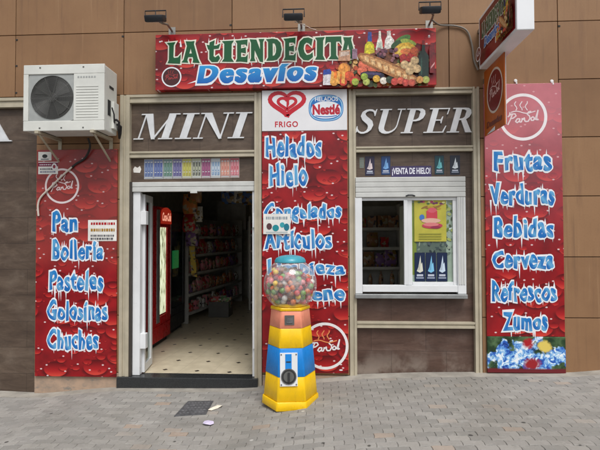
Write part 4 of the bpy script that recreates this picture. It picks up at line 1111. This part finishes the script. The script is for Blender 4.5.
m = fbox(MB(), -.036, -.016, .235, .315, .0262, .040); m.build('knob', M['dark'], pl)
for u_, w_ in ((-.096, .200), (.046, .200), (-.096, .478), (.046, .478)):
    m = fbox(MB(), 0, 0, 0, 0, .0122, .0165, [(u_+.007*math.cos(2*PI*i/10), w_+.007*math.sin(2*PI*i/10)) for i in range(10)]); m.build('screw', M['chrome'], pl)
m = fbox(MB(), 0, 0, 0, 0, .0121, .019, [(-.026+.074*math.cos(2*PI*i/28), .275+.074*math.sin(2*PI*i/28)) for i in range(28)]); m.build('dial_ring', M['chrome'], pl)
m = fbox(MB(), -.050, -.006, .405, .415, .0162, .0185); m.build('coin_slot', M['dark'], pl)
m = fbox(MB(), -.062, .030, .752, .842, -.003, .010); ch = m.build('coin_mechanism', M['darkmid'], GM)
m = fbox(MB(), -.045, .015, .770, .822, .0102, .016); m.build('coin_slot', M['chrome'], ch)
# neck, globe, cap
GC, GR = 1.122, .266
m = MB(); m.lathe([(.15, .9125), (.165, .917), (.165, .93), (.14, .945)], GXc, GYc, 36, False); m.build('globe_seat', M['yellow'], GM, True)
m = MB()
prof = [(GR*math.cos(R(a_)), GC+GR*math.sin(R(a_))) for a_ in range(-50, 62, 4)]
m.lathe(prof, GXc, GYc, 48, False); m.build('globe', M['globe'], GM, True)
m = MB(); m.lathe([(.150, 1.338), (.158, 1.345), (.156, 1.362), (.14, 1.385), (.10, 1.404), (.05, 1.413), (.004, 1.415)], GXc, GYc, 40); m.build('cap', M['teal'], GM, True)
M['palehopper'] = plain('pale_hopper', rgb(200, 190, 170), .5)
m = MB(); m.lathe([(.115, .946), (.02, .952)], GXc, GYc, 24); m.build('hopper', M['palehopper'], GM)
# paper lining card standing in the globe
art = Art(0)
# capsules packed in the globe
rnd = random.Random(21)
cols = [('red', rgb(206, 48, 46)), ('pink', rgb(228, 118, 120)), ('yellow', rgb(236, 196, 62)), ('orange', rgb(226, 118, 48)), ('green', rgb(118, 158, 66)), ('brown', rgb(150, 96, 60)), ('white', rgb(232, 228, 220)), ('dark red', rgb(150, 36, 40))]
cm = {}
for nme, c in cols: cm[nme] = plain(nme+'_capsule', c, .3)
cap_mesh = {}
for nme, c in cols:
    m = MB(); m.sphere((0, 0, 0), .029, 14, 9); o = m.build('toy_capsule', cm[nme], None, True); cap_mesh[nme] = o.data; bpy.data.objects.remove(o)
pos = []
R_in = GR-.036
tries = 0
while len(pos) < 235 and tries < 110000:
    tries += 1
    u_ = Vector((rnd.uniform(-1, 1), rnd.uniform(-1, 1), rnd.uniform(-.74, .66)))*R_in
    if u_.length > R_in: continue
    if u_.z > .085+.07*rnd.random()-.08*(u_.x/R_in): continue
    if all((u_-p).length > .049 for p in pos): pos.append(u_)
for p in pos:
    nme = rnd.choice(cols)[0]
    o = bpy.data.objects.new('toy_capsule', cap_mesh[nme]); COL.objects.link(o)
    o.location = Vector((GXc, GYc, GC))+p; o.rotation_euler = (rnd.random()*6, rnd.random()*6, 0)
    tag(o, 'small %s toy capsule in the clear globe of the vending machine' % nme, 'toy capsule', 'toy capsules in the globe')

# ------------------------------------------------------------------ stickers on the slate and window
def s2d(name, label, cat, px0, px1, py0, py1, Y, bgcol, draw, group=None):
    x0, z1 = W(px0, py0, Y); x1, z0 = W(px1, py1, Y)
    return sticker(name, label, cat, x0, x1, z0, z1, Y, bgcol, draw, group, .002)
YS = .045
drink = [('pale blue', (120, 144, 190), (60, 90, 150)), ('mid blue', (104, 128, 184), (50, 74, 150)), ('green and blue', (110, 150, 150), (70, 120, 90)), ('violet blue', (120, 116, 170), (66, 62, 130)), ('yellow', (206, 204, 84), (170, 160, 40)),
         ('cream with black', (196, 200, 170), (40, 44, 40)), ('magenta', (170, 70, 126), (130, 40, 100)), ('white and blue', (214, 224, 232), (110, 150, 190)), ('orange', (206, 110, 92), (226, 170, 150)), ('crimson', (196, 60, 80), (226, 150, 160))]
for k, (nm, c1, c2) in enumerate(drink):
    a0 = 144+9.55*k; sl = -.017*(a0-144)
    def dr(a, x0, x1, z0, z1, c1=c1, c2=c2, k=k):
        w, h = x1-x0, z1-z0
        mute = lambda c, f: tuple(q*(1-f)+.28*f for q in rgb(*c)[:3])+(1,)
        a.rect(x0+w*.02, x1-w*.02, z0+h*.02, z1-h*.02, mute(c1, .30))
        for q in range(3):
            xc = x0+w*(.19+.31*q); hw_ = w*.115
            a.rect(xc-hw_, xc+hw_, z0+h*.16, z1-h*.16, mute(c2, .12)); a.ell(xc, z1-h*.16, hw_, h*.035, rgb(190, 194, 196), 12); a.ell(xc, z0+h*.16, hw_, h*.03, mute(c2, .4), 12)
            a.rect(xc-hw_*.55, xc-hw_*.1, z0+h*.18, z1-h*.19, mute(c1, .55)); a.ell(xc+hw_*.2, z0+h*.50, hw_*.5, h*.10, mute(c1, .2), 12); a.rect(xc-hw_*.7, xc+hw_*.7, z0+h*.30, z0+h*.34, rgb(200, 204, 204))
        a.rect(x0+w*.06, x1-w*.06, z0+h*.04, z0+h*.10, rgb(186, 190, 190))
    s2d('drink_sticker', '%s drink sticker in the row stuck above the shop door' % nm, 'sticker', a0+.3, a0+9.3, 159.3+sl, 179+sl, YS, M['paperw'], dr, 'drink stickers above the door')
def heartd(a, x0, x1, z0, z1): a.ell((x0+x1)/2, (z0+z1)/2, (x1-x0)*.3, (z1-z0)*.3, rgb(200, 196, 190))
m = MB(); x, z = W(137.5, 169.5, YS); m.prism([(x-.045, z-.035), (x+.03, z-.04), (x+.045, z+.0), (x+.03, z+.04), (x+.0, z+.02), (x-.03, z+.035), (x-.05, z+.005)], YS-.003, YS-.0002)
tag(m.build('sticker', M['paperw']), 'torn white sticker left of the drink stickers above the door', 'sticker')
M['navy'] = plain('navy_print', rgb(22, 34, 62), .4)
def ice(c, base=(24, 40, 74)):
    def dr(a, x0, x1, z0, z1):
        w, h = x1-x0, z1-z0
        a.rect(x0+w*.04, x1-w*.04, z0+h*.03, z1-h*.03, rgb(*base))
        a.poly([(x0+w*.20, z0+h*.36), (x0+w*.36, z0+h*.50), (x0+w*.56, z0+h*.90), (x0+w*.62, z0+h*.60), (x0+w*.72, z0+h*.66), (x0+w*.80, z0+h*.36), (x0+w*.5, z0+h*.30)], rgb(*c))
        a.poly([(x0+w*.28, z0+h*.38), (x0+w*.52, z0+h*.40), (x0+w*.56, z0+h*.72)], tuple(v*.72 for v in rgb(*c)[:3])+(1,))
        a.rect(x0+w*.14, x1-w*.14, z0+h*.10, z0+h*.15, rgb(150, 160, 180)); a.rect(x0+w*.2, x1-w*.2, z0+h*.18, z0+h*.25, rgb(190, 196, 210))
    return dr
for (a0, a1, b0, b1, nm, c, base) in ((365, 374.5, 156.5, 175.5, 'pink', (222, 206, 208), (46, 40, 66)), (381, 390.5, 156, 175, 'blue', (120, 170, 222), (34, 66, 116)), (434.5, 444, 155.5, 174.5, 'teal', (110, 190, 196), (26, 70, 78)), (450, 460, 155.5, 174.5, 'white', (222, 230, 236), (34, 42, 56))):
    s2d('ice_sticker', 'small dark sticker with a %s ice peak on the slate above the window shutter' % nm, 'sticker', a0, a1, b0, b1, YS, M['navy'], ice(c, base), 'ice stickers above the window')
def faint(a, x0, x1, z0, z1): lines(a, x0, x1, z0, z1, 4, [rgb(110, 124, 116)], 12)
M['greyfilm'] = plain('worn_film', rgb(120, 124, 116), .5)
s2d('sticker', 'worn pale film sticker at the left end of the slate above the window', 'sticker', 359.5, 364, 157.5, 168, YS, M['greyfilm'], faint)
M['purplefilm'] = plain('purple_film', rgb(60, 50, 92), .4)
def venta(a, x0, x1, z0, z1):
    h = z1-z0; text(a, '¡VENTA DE HIELO!', x0+.012, x1-.012, z0+h*.16, z1-h*.14, rgb(232, 232, 242), .03)
s2d('notice', 'purple strip reading VENTA DE HIELO in white above the kiosk window', 'notice', 391, 431.5, 166.3, 177.3, YS, M['purplefilm'], venta)
YG = .024
M['limepaper'] = plain('lime_yellow_paper', rgb(184, 176, 66), .5)
def ice_poster(a, x0, x1, z0, z1):
    w, h = x1-x0, z1-z0
    rnd = random.Random(2)
    for i in range(14): a.ell(x0+w*rnd.uniform(.08, .92), z1-h*rnd.uniform(.03, .1), w*.05, h*.025, rnd.choice([rgb(200, 80, 110), rgb(90, 120, 70), rgb(120, 60, 100), rgb(226, 220, 150)]))
    for k in range(9): a.ell(x0+w*rnd.uniform(.2, .8), z1-h*rnd.uniform(.13, .22), w*rnd.uniform(.04, .12), h*.02, rnd.choice([rgb(206, 90, 90), rgb(190, 150, 60), rgb(150, 110, 60)]), 14, rnd.uniform(-.5, .5))
    a.rect(x0+w*.38, x0+w*.72, z0+h*.55, z0+h*.74, rgb(206, 70, 84)); a.ell(x0+w*.56, z0+h*.75, w*.14, h*.06, rgb(214, 96, 110))
    a.ell(x0+w*.24, z0+h*.58, w*.08, h*.07, rgb(70, 120, 190)); a.ell(x0+w*.52, z0+h*.50, w*.3, h*.06, rgb(226, 180, 160))
    a.ell(x0+w*.56, z0+h*.38, w*.32, h*.07, rgb(190, 70, 90)); a.ell(x0+w*.52, z0+h*.41, w*.24, h*.045, rgb(220, 130, 130)); a.ell(x0+w*.66, z0+h*.34, w*.16, h*.035, rgb(150, 50, 80))
    for k in range(3): a.rect(x0+w*.14, x1-w*.16, z0+h*(.05+.06*k), z0+h*(.075+.06*k), rgb(150, 150, 60))
s2d('poster', 'lime yellow ice lolly poster behind the right kiosk pane', 'poster', 414, 446.5, 200, 241.5, YG, M['limepaper'], ice_poster)
for (a0, nm, c) in ((414.5, 'cream', (222, 222, 206)), (425.6, 'pale blue', (130, 200, 236)), (436.8, 'white', (206, 224, 240))):
    s2d('ice_sticker', 'navy sticker with a %s ice peak at the bottom of the right kiosk pane' % nm, 'sticker', a0, a0+10.7, 252.5, 281.5, YG, M['navy'], ice(c), 'ice stickers on the pane')
# things behind the right pane
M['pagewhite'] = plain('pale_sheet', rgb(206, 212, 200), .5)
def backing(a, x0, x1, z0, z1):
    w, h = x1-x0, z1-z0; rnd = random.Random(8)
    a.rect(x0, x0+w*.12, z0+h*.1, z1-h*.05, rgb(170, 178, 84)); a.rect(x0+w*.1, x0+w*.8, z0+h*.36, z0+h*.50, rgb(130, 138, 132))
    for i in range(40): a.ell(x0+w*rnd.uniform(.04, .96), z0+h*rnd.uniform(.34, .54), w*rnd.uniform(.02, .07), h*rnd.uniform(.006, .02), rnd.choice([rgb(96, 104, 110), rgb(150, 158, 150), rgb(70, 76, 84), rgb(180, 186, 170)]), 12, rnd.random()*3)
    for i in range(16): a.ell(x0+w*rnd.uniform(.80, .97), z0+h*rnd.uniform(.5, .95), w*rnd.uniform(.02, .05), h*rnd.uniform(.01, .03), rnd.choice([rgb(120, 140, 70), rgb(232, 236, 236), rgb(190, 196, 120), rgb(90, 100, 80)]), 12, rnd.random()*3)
s2d('reflection_sheet', 'added pale sheet carrying the reflection colours of the right kiosk pane behind the lime poster', 'paper', 411.8, 455, 198.5, 283.5, .036, M['pagewhite'], backing)  # added sheet: the pane's bright reflections are put into its colours

m = MB(); m.box(1.0, 1.47, .35, .80, .0, 1.98, .01); fz = thing('display_freezer', 'pale appliance standing right behind the kiosk pane', 'freezer', (1.23, .57, 0))
M['palegrey'] = plain('pale_appliance', rgb(196, 204, 190), .5, var=.2, scale=3); m.build('body', M['palegrey'], fz)
m = MB(); m.box(1.02, 1.45, .340, .3495, .5, 1.9, .004); m.build('door', M['palegrey'], fz)
m = MB(); m.box(1.42, 1.44, .322, .3395, .9, 1.5, .003); m.build('handle', M['steel'], fz)

# ------------------------------------------------------------------ litter and utility cover on the pavement
def gp(px, py, z):
    d = _f*FPX+_r*(px-300)-_u*(py-225); t_ = (z-CAM.z)/d.z; p = CAM+d*t_; return p.x, p.y
lid = thing('utility_cover', 'grey metal utility cover set in the paving in front of the door', 'utility cover', (-1.26, -.67, gsm(-1.26)))
cs = [gp(174, 417, -.125), gp(188, 402, -.125), gp(213.5, 402, -.125), gp(206, 415.5, -.125)]
cxl, cyl = sum(c[0] for c in cs)/4, sum(c[1] for c in cs)/4
def lidp(k, dz): return [(cxl+(x-cxl)*k, cyl+(y-cyl)*k, gsm(x)+dz) for x, y in cs]
m = MB(); m.loft([lidp(1.0, -.005), lidp(1.0, .006), lidp(.93, .0065)]); m.build('rim', M['iron'], lid)
m = MB(); m.loft([lidp(.92, .0), lidp(.92, .0085)])
m.build('plate', M['iron'], lid)
m = MB()
for i in range(7):
    for j in range(5):
        u_, v_ = (i+.6)/7.2, (j+.6)/5.2
        a0 = Vector(cs[0]).lerp(Vector(cs[1]), v_); b0 = Vector(cs[3]).lerp(Vector(cs[2]), v_); p = a0.lerp(b0, u_)
        p = Vector((cxl, cyl))+(p-Vector((cxl, cyl)))*.88; s_ = .012; z = gsm(p.x)
        m.loft([[(p.x-s_, p.y-s_*.4, z+.008), (p.x+s_, p.y-s_*.4, z+.008), (p.x+s_, p.y+s_*.4, z+.008), (p.x-s_, p.y+s_*.4, z+.008)], [(p.x-s_*.7, p.y-s_*.2, z+.0115), (p.x+s_*.7, p.y-s_*.2, z+.0115), (p.x+s_*.7, p.y+s_*.2, z+.0115), (p.x-s_*.7, p.y+s_*.2, z+.0115)]])
m.build('tread', M['iron'], lid)
def scrap(label, px, py, pts, mat, hgt=.018):
    x, y = gp(px, py, gsm(-1.05)+.01); z = gsm(x)+.004
    bm_ = MB(); b = bm_.bm; r2 = random.Random(px)
    pts = [(p[0]*.72, p[1]*.72) for p in pts]
    top = [b.verts.new((x+p[0], y+p[1], z+hgt*r2.random())) for p in pts]; c = b.verts.new((x, y, z+hgt*1.2))
    for i in range(len(top)): b.faces.new((top[i], top[(i+1) % len(top)], c))
    me_o = bm_.build('paper_scrap', mat); md = me_o.modifiers.new('thick', 'SOLIDIFY'); md.thickness = .002
    tag(me_o, label, 'litter'); return me_o
M['lilac'] = plain('lilac_paper', rgb(214, 204, 230), .7)
scrap('crumpled lilac paper lying in front of the utility cover', 208.5, 423.3, [(-.07, -.02), (-.03, -.06), (.04, -.06), (.07, 0), (.05, .06), (-.02, .07), (-.06, .04)], M['lilac'])
M['creampaper'] = plain('cream_paper', rgb(232, 224, 206), .7)
scrap('twisted cream paper strip beside the utility cover', 216.5, 407.5, [(-.09, -.11), (-.05, -.09), (.02, -.01), (.07, .05), (.05, .10), (.0, .06), (-.05, -.03)], M['creampaper'])

# ------------------------------------------------------------------ inside the shop
def fridge(label, x, y0, y1, h, body, kind):
    f = thing('drinks_fridge', label, 'fridge', (x-.35, (y0+y1)/2, 0))
    m = MB(); m.box(x-.70, x-.135, y0, y1, .06, h, .012); m.box(x-.134, x-.03, y0, y0+.03, .06, h); m.box(x-.134, x-.03, y1-.03, y1, .06, h); m.box(x-.134, x-.03, y0+.0305, y1-.0305, h-.35, h-.001); m.box(x-.134, x-.03, y0+.0305, y1-.0305, .061, .35); m.build('body', body, f)
    m = MB(); m.box(x-.65, x-.05, y0+.03, y1-.03, 0, .0595); m.build('base', M['dark'], f)
    ga, gb, hw = (.36, .15, .13) if kind == 'cola' else (.10, .10, .03)   # left stile, right stile, handle trim
    dt = h-.03
    fr_ = MB(); fr_.box(x-.029, x, y0, y0+ga, .30, dt, .006); fr_.box(x-.029, x, y1-gb, y1, .30, dt, .006); fr_.box(x-.029, x, y0+ga+.001, y1-gb-.001, .30, .42, .006); fr_.box(x-.029, x, y0+ga+.001, y1-gb-.001, h-.30, dt, .006)
    dr = fr_.build('door', body, f)
    m = MB(); m.box(x-.020, x-.014, y0+ga+.001, y1-gb-.001, .421, h-.301); m.build('pane', M['glass'], dr)
    m = MB(); m.box(x+.0005, x+.010, y0+ga-hw, y0+ga-.012, .34, dt-.02, .004); m.build('handle', M['sillgrey'], dr)
    m = MB(); m.box(x-.029, x-.002, y0, y1, .07, .295, .006); m.build('kick_panel', body, f)
    return f
F1_ = fridge('red cola fridge with a lit header inside the open shop door', -2.395, 1.06, 1.90, 2.04, M['redpaint'], 'cola')
m = MB(); m.prism([(0, 1.79), (.44, 1.79), (.44, 1.95), (.40, 2.0), (.31, 2.03), (.22, 2.04), (.13, 2.03), (.04, 2.0), (0, 1.95)], 0, .012)
for v in m.bm.verts: v.co = Vector((-2.394+v.co.y, 1.46+v.co.x, v.co.z))
m.build('header', M['colasign'], F1_)
a = Art(0.0); text(a, 'Coca-Cola', 1.49, 1.87, 1.83, 1.96, (1, 1, 1, 1), .035, .35)
o = a.build('header_lettering', F1_, M['colatext'], world=False); o.rotation_euler = (0, 0, PI/2); o.location = (-2.381-F1_.location.x, -F1_.location.y, 0)
for v in o.data.vertices: pass
m = MB(); m.box(-2.4245, -2.4165, 1.425, 1.745, .44, 1.735); m.build('tube_light', M['tube'], F1_)
F2_ = fridge('black drinks fridge with a green lit panel behind the red cola fridge', -2.46, 2.0, 2.85, 2.02, M['fridgeblack'], 'black')
m = MB(); m.box(-2.480, -2.4765, 2.22, 2.55, 1.06, 1.36); m.build('display', M['green_lit'], F2_)

prodcol = [('red', (190, 50, 50)), ('pink', (216, 130, 140)), ('orange', (210, 130, 70)), ('yellow', (216, 186, 80)), ('green', (96, 150, 90)), ('blue', (84, 116, 176)), ('brown', (160, 116, 84)), ('white', (220, 220, 214)), ('purple', (130, 96, 150))]
def mk_pack(name, c):
    t = NT(name); oi = t.node('ObjectInfo'); v = t.node('VectorMath', operation='ADD'); t.link(t.coord(), v.inputs[0]); t.link(oi.outputs['Random'], v.inputs[1])
    vo = t.node('TexVoronoi'); vo.inputs['Scale'].default_value = 26; t.link(v.outputs[0], vo.inputs['Vector'])
    sc = t.node('SeparateColor'); t.link(vo.outputs['Color'], sc.inputs[0])
    base = t.mix(t.rng(oi.outputs['Random'], 0, 1, 0, .6), c, tuple(q*.8 for q in c[:3])+(1,))
    cc = t.mix(t.math('GREATER_THAN', sc.outputs[0], .74), base, rgb(170, 160, 140)); cc = t.mix(t.math('GREATER_THAN', sc.outputs[1], .86), cc, rgb(150, 120, 60)); cc = t.mix(t.math('GREATER_THAN', sc.outputs[2], .88), cc, rgb(60, 50, 60))
    return t.set(cc, .35)
pm = {n_: mk_pack(n_+'_packaging', rgb(*c)) for n_, c in prodcol}
def bag_mesh(n_):
    m = MB()
    rings = []
    for z, w, d in ((0, .085, .004), (.012, .085, .02), (.06, .095, .045), (.13, .094, .05), (.19, .09, .03), (.228, .086, .008), (.25, .088, .003)):
        rings.append([(w*math.copysign(abs(math.cos(2*PI*i/16))**.5, math.cos(2*PI*i/16)), d*math.copysign(abs(math.sin(2*PI*i/16))**.8, math.sin(2*PI*i/16)), z) for i in range(16)])
    m.loft(rings); o = m.build('snack_bag', pm[n_], None, True); me = o.data; bpy.data.objects.remove(o); return me
def box_mesh(n_):
    m = MB(); m.box(-.075, .075, -.05, .05, 0, .20, .004); o = m.build('packet', pm[n_]); me = o.data; bpy.data.objects.remove(o); return me
def bottle_mesh(n_):
    m = MB(); m.lathe([(.036, 0), (.04, .01), (.04, .17), (.03, .21), (.014, .25), (.014, .28), (.002, .281)], 0, 0, 12); o = m.build('bottle', pm[n_], None, True); me = o.data; bpy.data.objects.remove(o); return me
BAG = {n_: bag_mesh(n_) for n_, _ in prodcol}; BOX = {n_: box_mesh(n_) for n_, _ in prodcol}; BOT = {n_: bottle_mesh(n_) for n_, _ in prodcol}
KINDS_ = {'snack_bag': (BAG, 'snack bag'), 'packet': (BOX, 'packet'), 'bottle': (BOT, 'bottle')}
rp_ = random.Random(77)
def product(kind, p, rz, where, group, s=1.0, names=None):
    n_ = rp_.choice(names or [q[0] for q in prodcol]); src, word = KINDS_[kind]
    o = bpy.data.objects.new(kind, src[n_]); COL.objects.link(o); o.location = p; o.rotation_euler = (0, 0, rz+rp_.uniform(-.15, .15)); o.scale = (s, s, s*rp_.uniform(.9, 1.08))
    tag(o, '%s %s %s' % (n_, word, where), word, group)
def shelf_unit(label, cx, cy, rz, L, levels, h, dep, where, group, kinds, fill=(.0, 1.0), names=None, step=.17):
    t = thing('shelf_unit', label, 'shelf unit', (cx, cy, 0), None, rz)
    m = MB(); m.box(-L/2, L/2, dep-.02, dep, .03, h); m.build('back_panel', M['shelfmetal'], t, world=False)
    for sx_ in (-1, 1):
        m = MB(); m.box(sx_*L/2-.02, sx_*L/2+.02, 0, dep, 0, h+.02); m.build('upright', M['shelfmetal'], t, world=False)
    for z in levels:
        m = MB(); m.box(-L/2+.021, L/2-.021, 0, dep-.021, z-.02, z, .002); m.box(-L/2+.021, L/2-.021, -.008, -.0002, z-.035, z+.012); m.build('shelf', M['shelfmetal'], t, world=False)
    c, s_ = math.cos(rz), math.sin(rz)
    for li, z in enumerate(levels):
        u_ = -L/2+.11
        while u_ < L/2-.10:
            if rp_.random() < .92:
                product(rp_.choice(kinds[li % len(kinds):li % len(kinds)+2]), (cx+u_*c-.10*s_, cy+u_*s_+.10*c, z+.001), rz, where, group, rp_.uniform(.75, 1.15), names)
            u_ += step*rp_.uniform(.95, 1.2)
    return t
# left aisle unit running back from the fridges
pA, pB = Vector((-2.46, 3.05)), Vector((-1.98, 5.9)); dv = pB-pA
shelf_unit('long stocked shelf unit along the left aisle behind the fridges', (pA.x+pB.x)/2, (pA.y+pB.y)/2, math.atan2(dv.y, dv.x), dv.length, [.18, .52, .90, 1.24, 1.58], 1.95, .42, 'on the left aisle shelves', 'goods on the left aisle shelves', ['packet', 'snack_bag', 'snack_bag', 'snack_bag', 'snack_bag'], names=['red', 'pink', 'orange', 'white', 'brown', 'red', 'pink', 'purple'])
shelf_unit('stocked shelf unit on the back wall facing the door', -.9, 6.35, 0, 2.0, [.2, .55, .9, 1.25, 1.6], 1.95, .40, 'on the back wall shelves', 'goods on the back wall shelves', ['bottle', 'packet', 'packet', 'bottle', 'snack_bag'], names=['red', 'pink', 'white', 'blue', 'green'])
shelf_unit('end shelf with red and pink goods seen by the right door jamb', -1.02, 4.55, 0, 1.1, [.18, .55, .92, 1.28, 1.62], 2.0, .40, 'on the end shelf by the right jamb', 'goods on the end shelf', ['bottle', 'bottle', 'packet', 'packet', 'snack_bag'], names=['red', 'pink', 'red', 'yellow', 'green'])
shelf_unit('dim shelf unit standing behind the open kiosk window', .62, 2.3, 0, 1.3, [.75, 1.08, 1.40, 1.72], 2.1, .35, 'on the shelf behind the kiosk window', 'goods behind the kiosk window', ['packet', 'bottle', 'snack_bag', 'packet'], names=['brown', 'red', 'brown', 'purple', 'brown'])
# hanging goods
def hang(label, px, py, Y, kind, n_, s=1.0):
    x, z = W(px, py, Y); o = bpy.data.objects.new('hanging_bag', BAG[n_]); COL.objects.link(o); o.location = (x, Y, z); o.scale = (s, s, s); o.rotation_euler = (0, 0, rp_.uniform(-.3, .3))
    tag(o, label, 'hanging bag', 'bags hanging in the shop')
for px, py, Y, n_, s in ((190, 214, 2.6, 'orange', 1.4), (195, 203, 2.6, 'brown', 1.3), (189, 232, 2.7, 'red', 1.3), (197, 222, 2.8, 'white', 1.1), (192, 246, 2.7, 'purple', 1.3)):
    hang('%s bag hanging from the ceiling beside the black fridge' % n_, px, py, Y, 'bag', n_, s)
for px, py, Y, n_, s in ((229, 204, 4.0, 'blue', 1.7), (240, 203, 4.0, 'white', 1.5), (249, 205, 4.0, 'blue', 1.6)):
    hang('%s bag hanging under the ceiling near the right jamb' % n_, px, py, Y, 'bag', n_, s)
m = MB(); x, z = W(193.5, 276, 2.9); m.loft([[(x-.03, 2.88, z), (x+.07, 2.88, z-.02), (x+.07, 2.92, z-.02), (x-.03, 2.92, z)], [(x-.06, 2.87, z+.4), (x+.03, 2.87, z+.4), (x+.03, 2.93, z+.4), (x-.06, 2.93, z+.4)], [(x-.08, 2.88, z+.62), (x+.02, 2.88, z+.62), (x+.02, 2.92, z+.62), (x-.08, 2.92, z+.62)]])
tag(m.build('broom_bag', pm['yellow']), 'long yellow packet hanging at the end of the left aisle', 'hanging bag', 'bags hanging in the shop')
wb = thing('wall_cabinet', 'pale box cabinet high on the back wall inside the shop', 'cabinet', (-2.3, 6.4, 1.75))
m = MB(); m.box(-2.7, -1.95, 6.3, 6.89, 1.75, 2.5, .01); m.build('body', M['inwall'], wb)
m = MB(); m.box(-2.68, -2.33, 6.285, 6.299, 1.77, 2.48, .004); m.box(-2.32, -1.97, 6.285, 6.299, 1.77, 2.48, .004); m.build('door', M['inceil'], wb)
# shallow crate of goods at the foot of the aisle shelves
cr = thing('goods_crate', 'low grey crate of snacks standing before the aisle shelves', 'crate', (-2.0, 3.9, 0))
m = MB(); m.box(-2.25, -1.85, 3.7, 4.1, .0, .02); m.box(-2.25, -1.85, 3.7, 3.72, .021, .30); m.box(-2.25, -1.85, 4.08, 4.1, .021, .30); m.box(-2.25, -2.23, 3.721, 4.079, .021, .30); m.box(-1.87, -1.85, 3.721, 4.079, .021, .30); m.build('shell', M['darkmid'], cr)
for i in range(9): product('snack_bag', (-2.16+.11*(i % 3), 3.80+.10*(i//3), .12), 0, 'standing in the low grey crate', 'bags in the low crate', 1.0, ['green', 'orange', 'white', 'red'])

# ------------------------------------------------------------------ light
SE, SA = R(58), R(200)   # elevation, compass direction the light comes from (x right, -y towards the street)
w = bpy.data.worlds.new('World'); scn.world = w; w.use_nodes = True
nt = w.node_tree; nt.nodes.clear()
out = nt.nodes.new('ShaderNodeOutputWorld'); bg = nt.nodes.new('ShaderNodeBackground'); sky = nt.nodes.new('ShaderNodeTexSky')
sky.sky_type = 'NISHITA'; sky.sun_disc = False; sky.sun_elevation = SE; sky.sun_rotation = R(160); sky.air_density = 1.0; sky.dust_density = 4.0; sky.ozone_density = 1.0
hs_ = nt.nodes.new('ShaderNodeHueSaturation'); hs_.inputs['Saturation'].default_value = .30
nt.links.new(sky.outputs[0], hs_.inputs['Color']); nt.links.new(hs_.outputs[0], bg.inputs[0]); bg.inputs[1].default_value = .125
nt.links.new(bg.outputs[0], out.inputs[0])
sd = bpy.data.lights.new('sun', 'SUN'); so = bpy.data.objects.new('sun', sd); COL.objects.link(so)
sd.energy = 1.5; sd.angle = R(26); sd.color = (1, .99, .975)
az = R(160); dirv = Vector((math.sin(az)*math.cos(SE), math.cos(az)*math.cos(SE), math.sin(SE)))
so.rotation_euler = dirv.to_track_quat('Z', 'Y').to_euler(); so.location = (2, -6, 9)
scn.view_settings.view_transform = 'Standard'; scn.view_settings.look = 'None'; scn.view_settings.gamma = 1; scn.view_settings.exposure = 0.25
scn.view_settings.use_curve_mapping = False
scn.render.engine = 'CYCLES'
scn.cycles.max_bounces = 10; scn.cycles.transparent_max_bounces = 12; scn.cycles.use_denoising = True
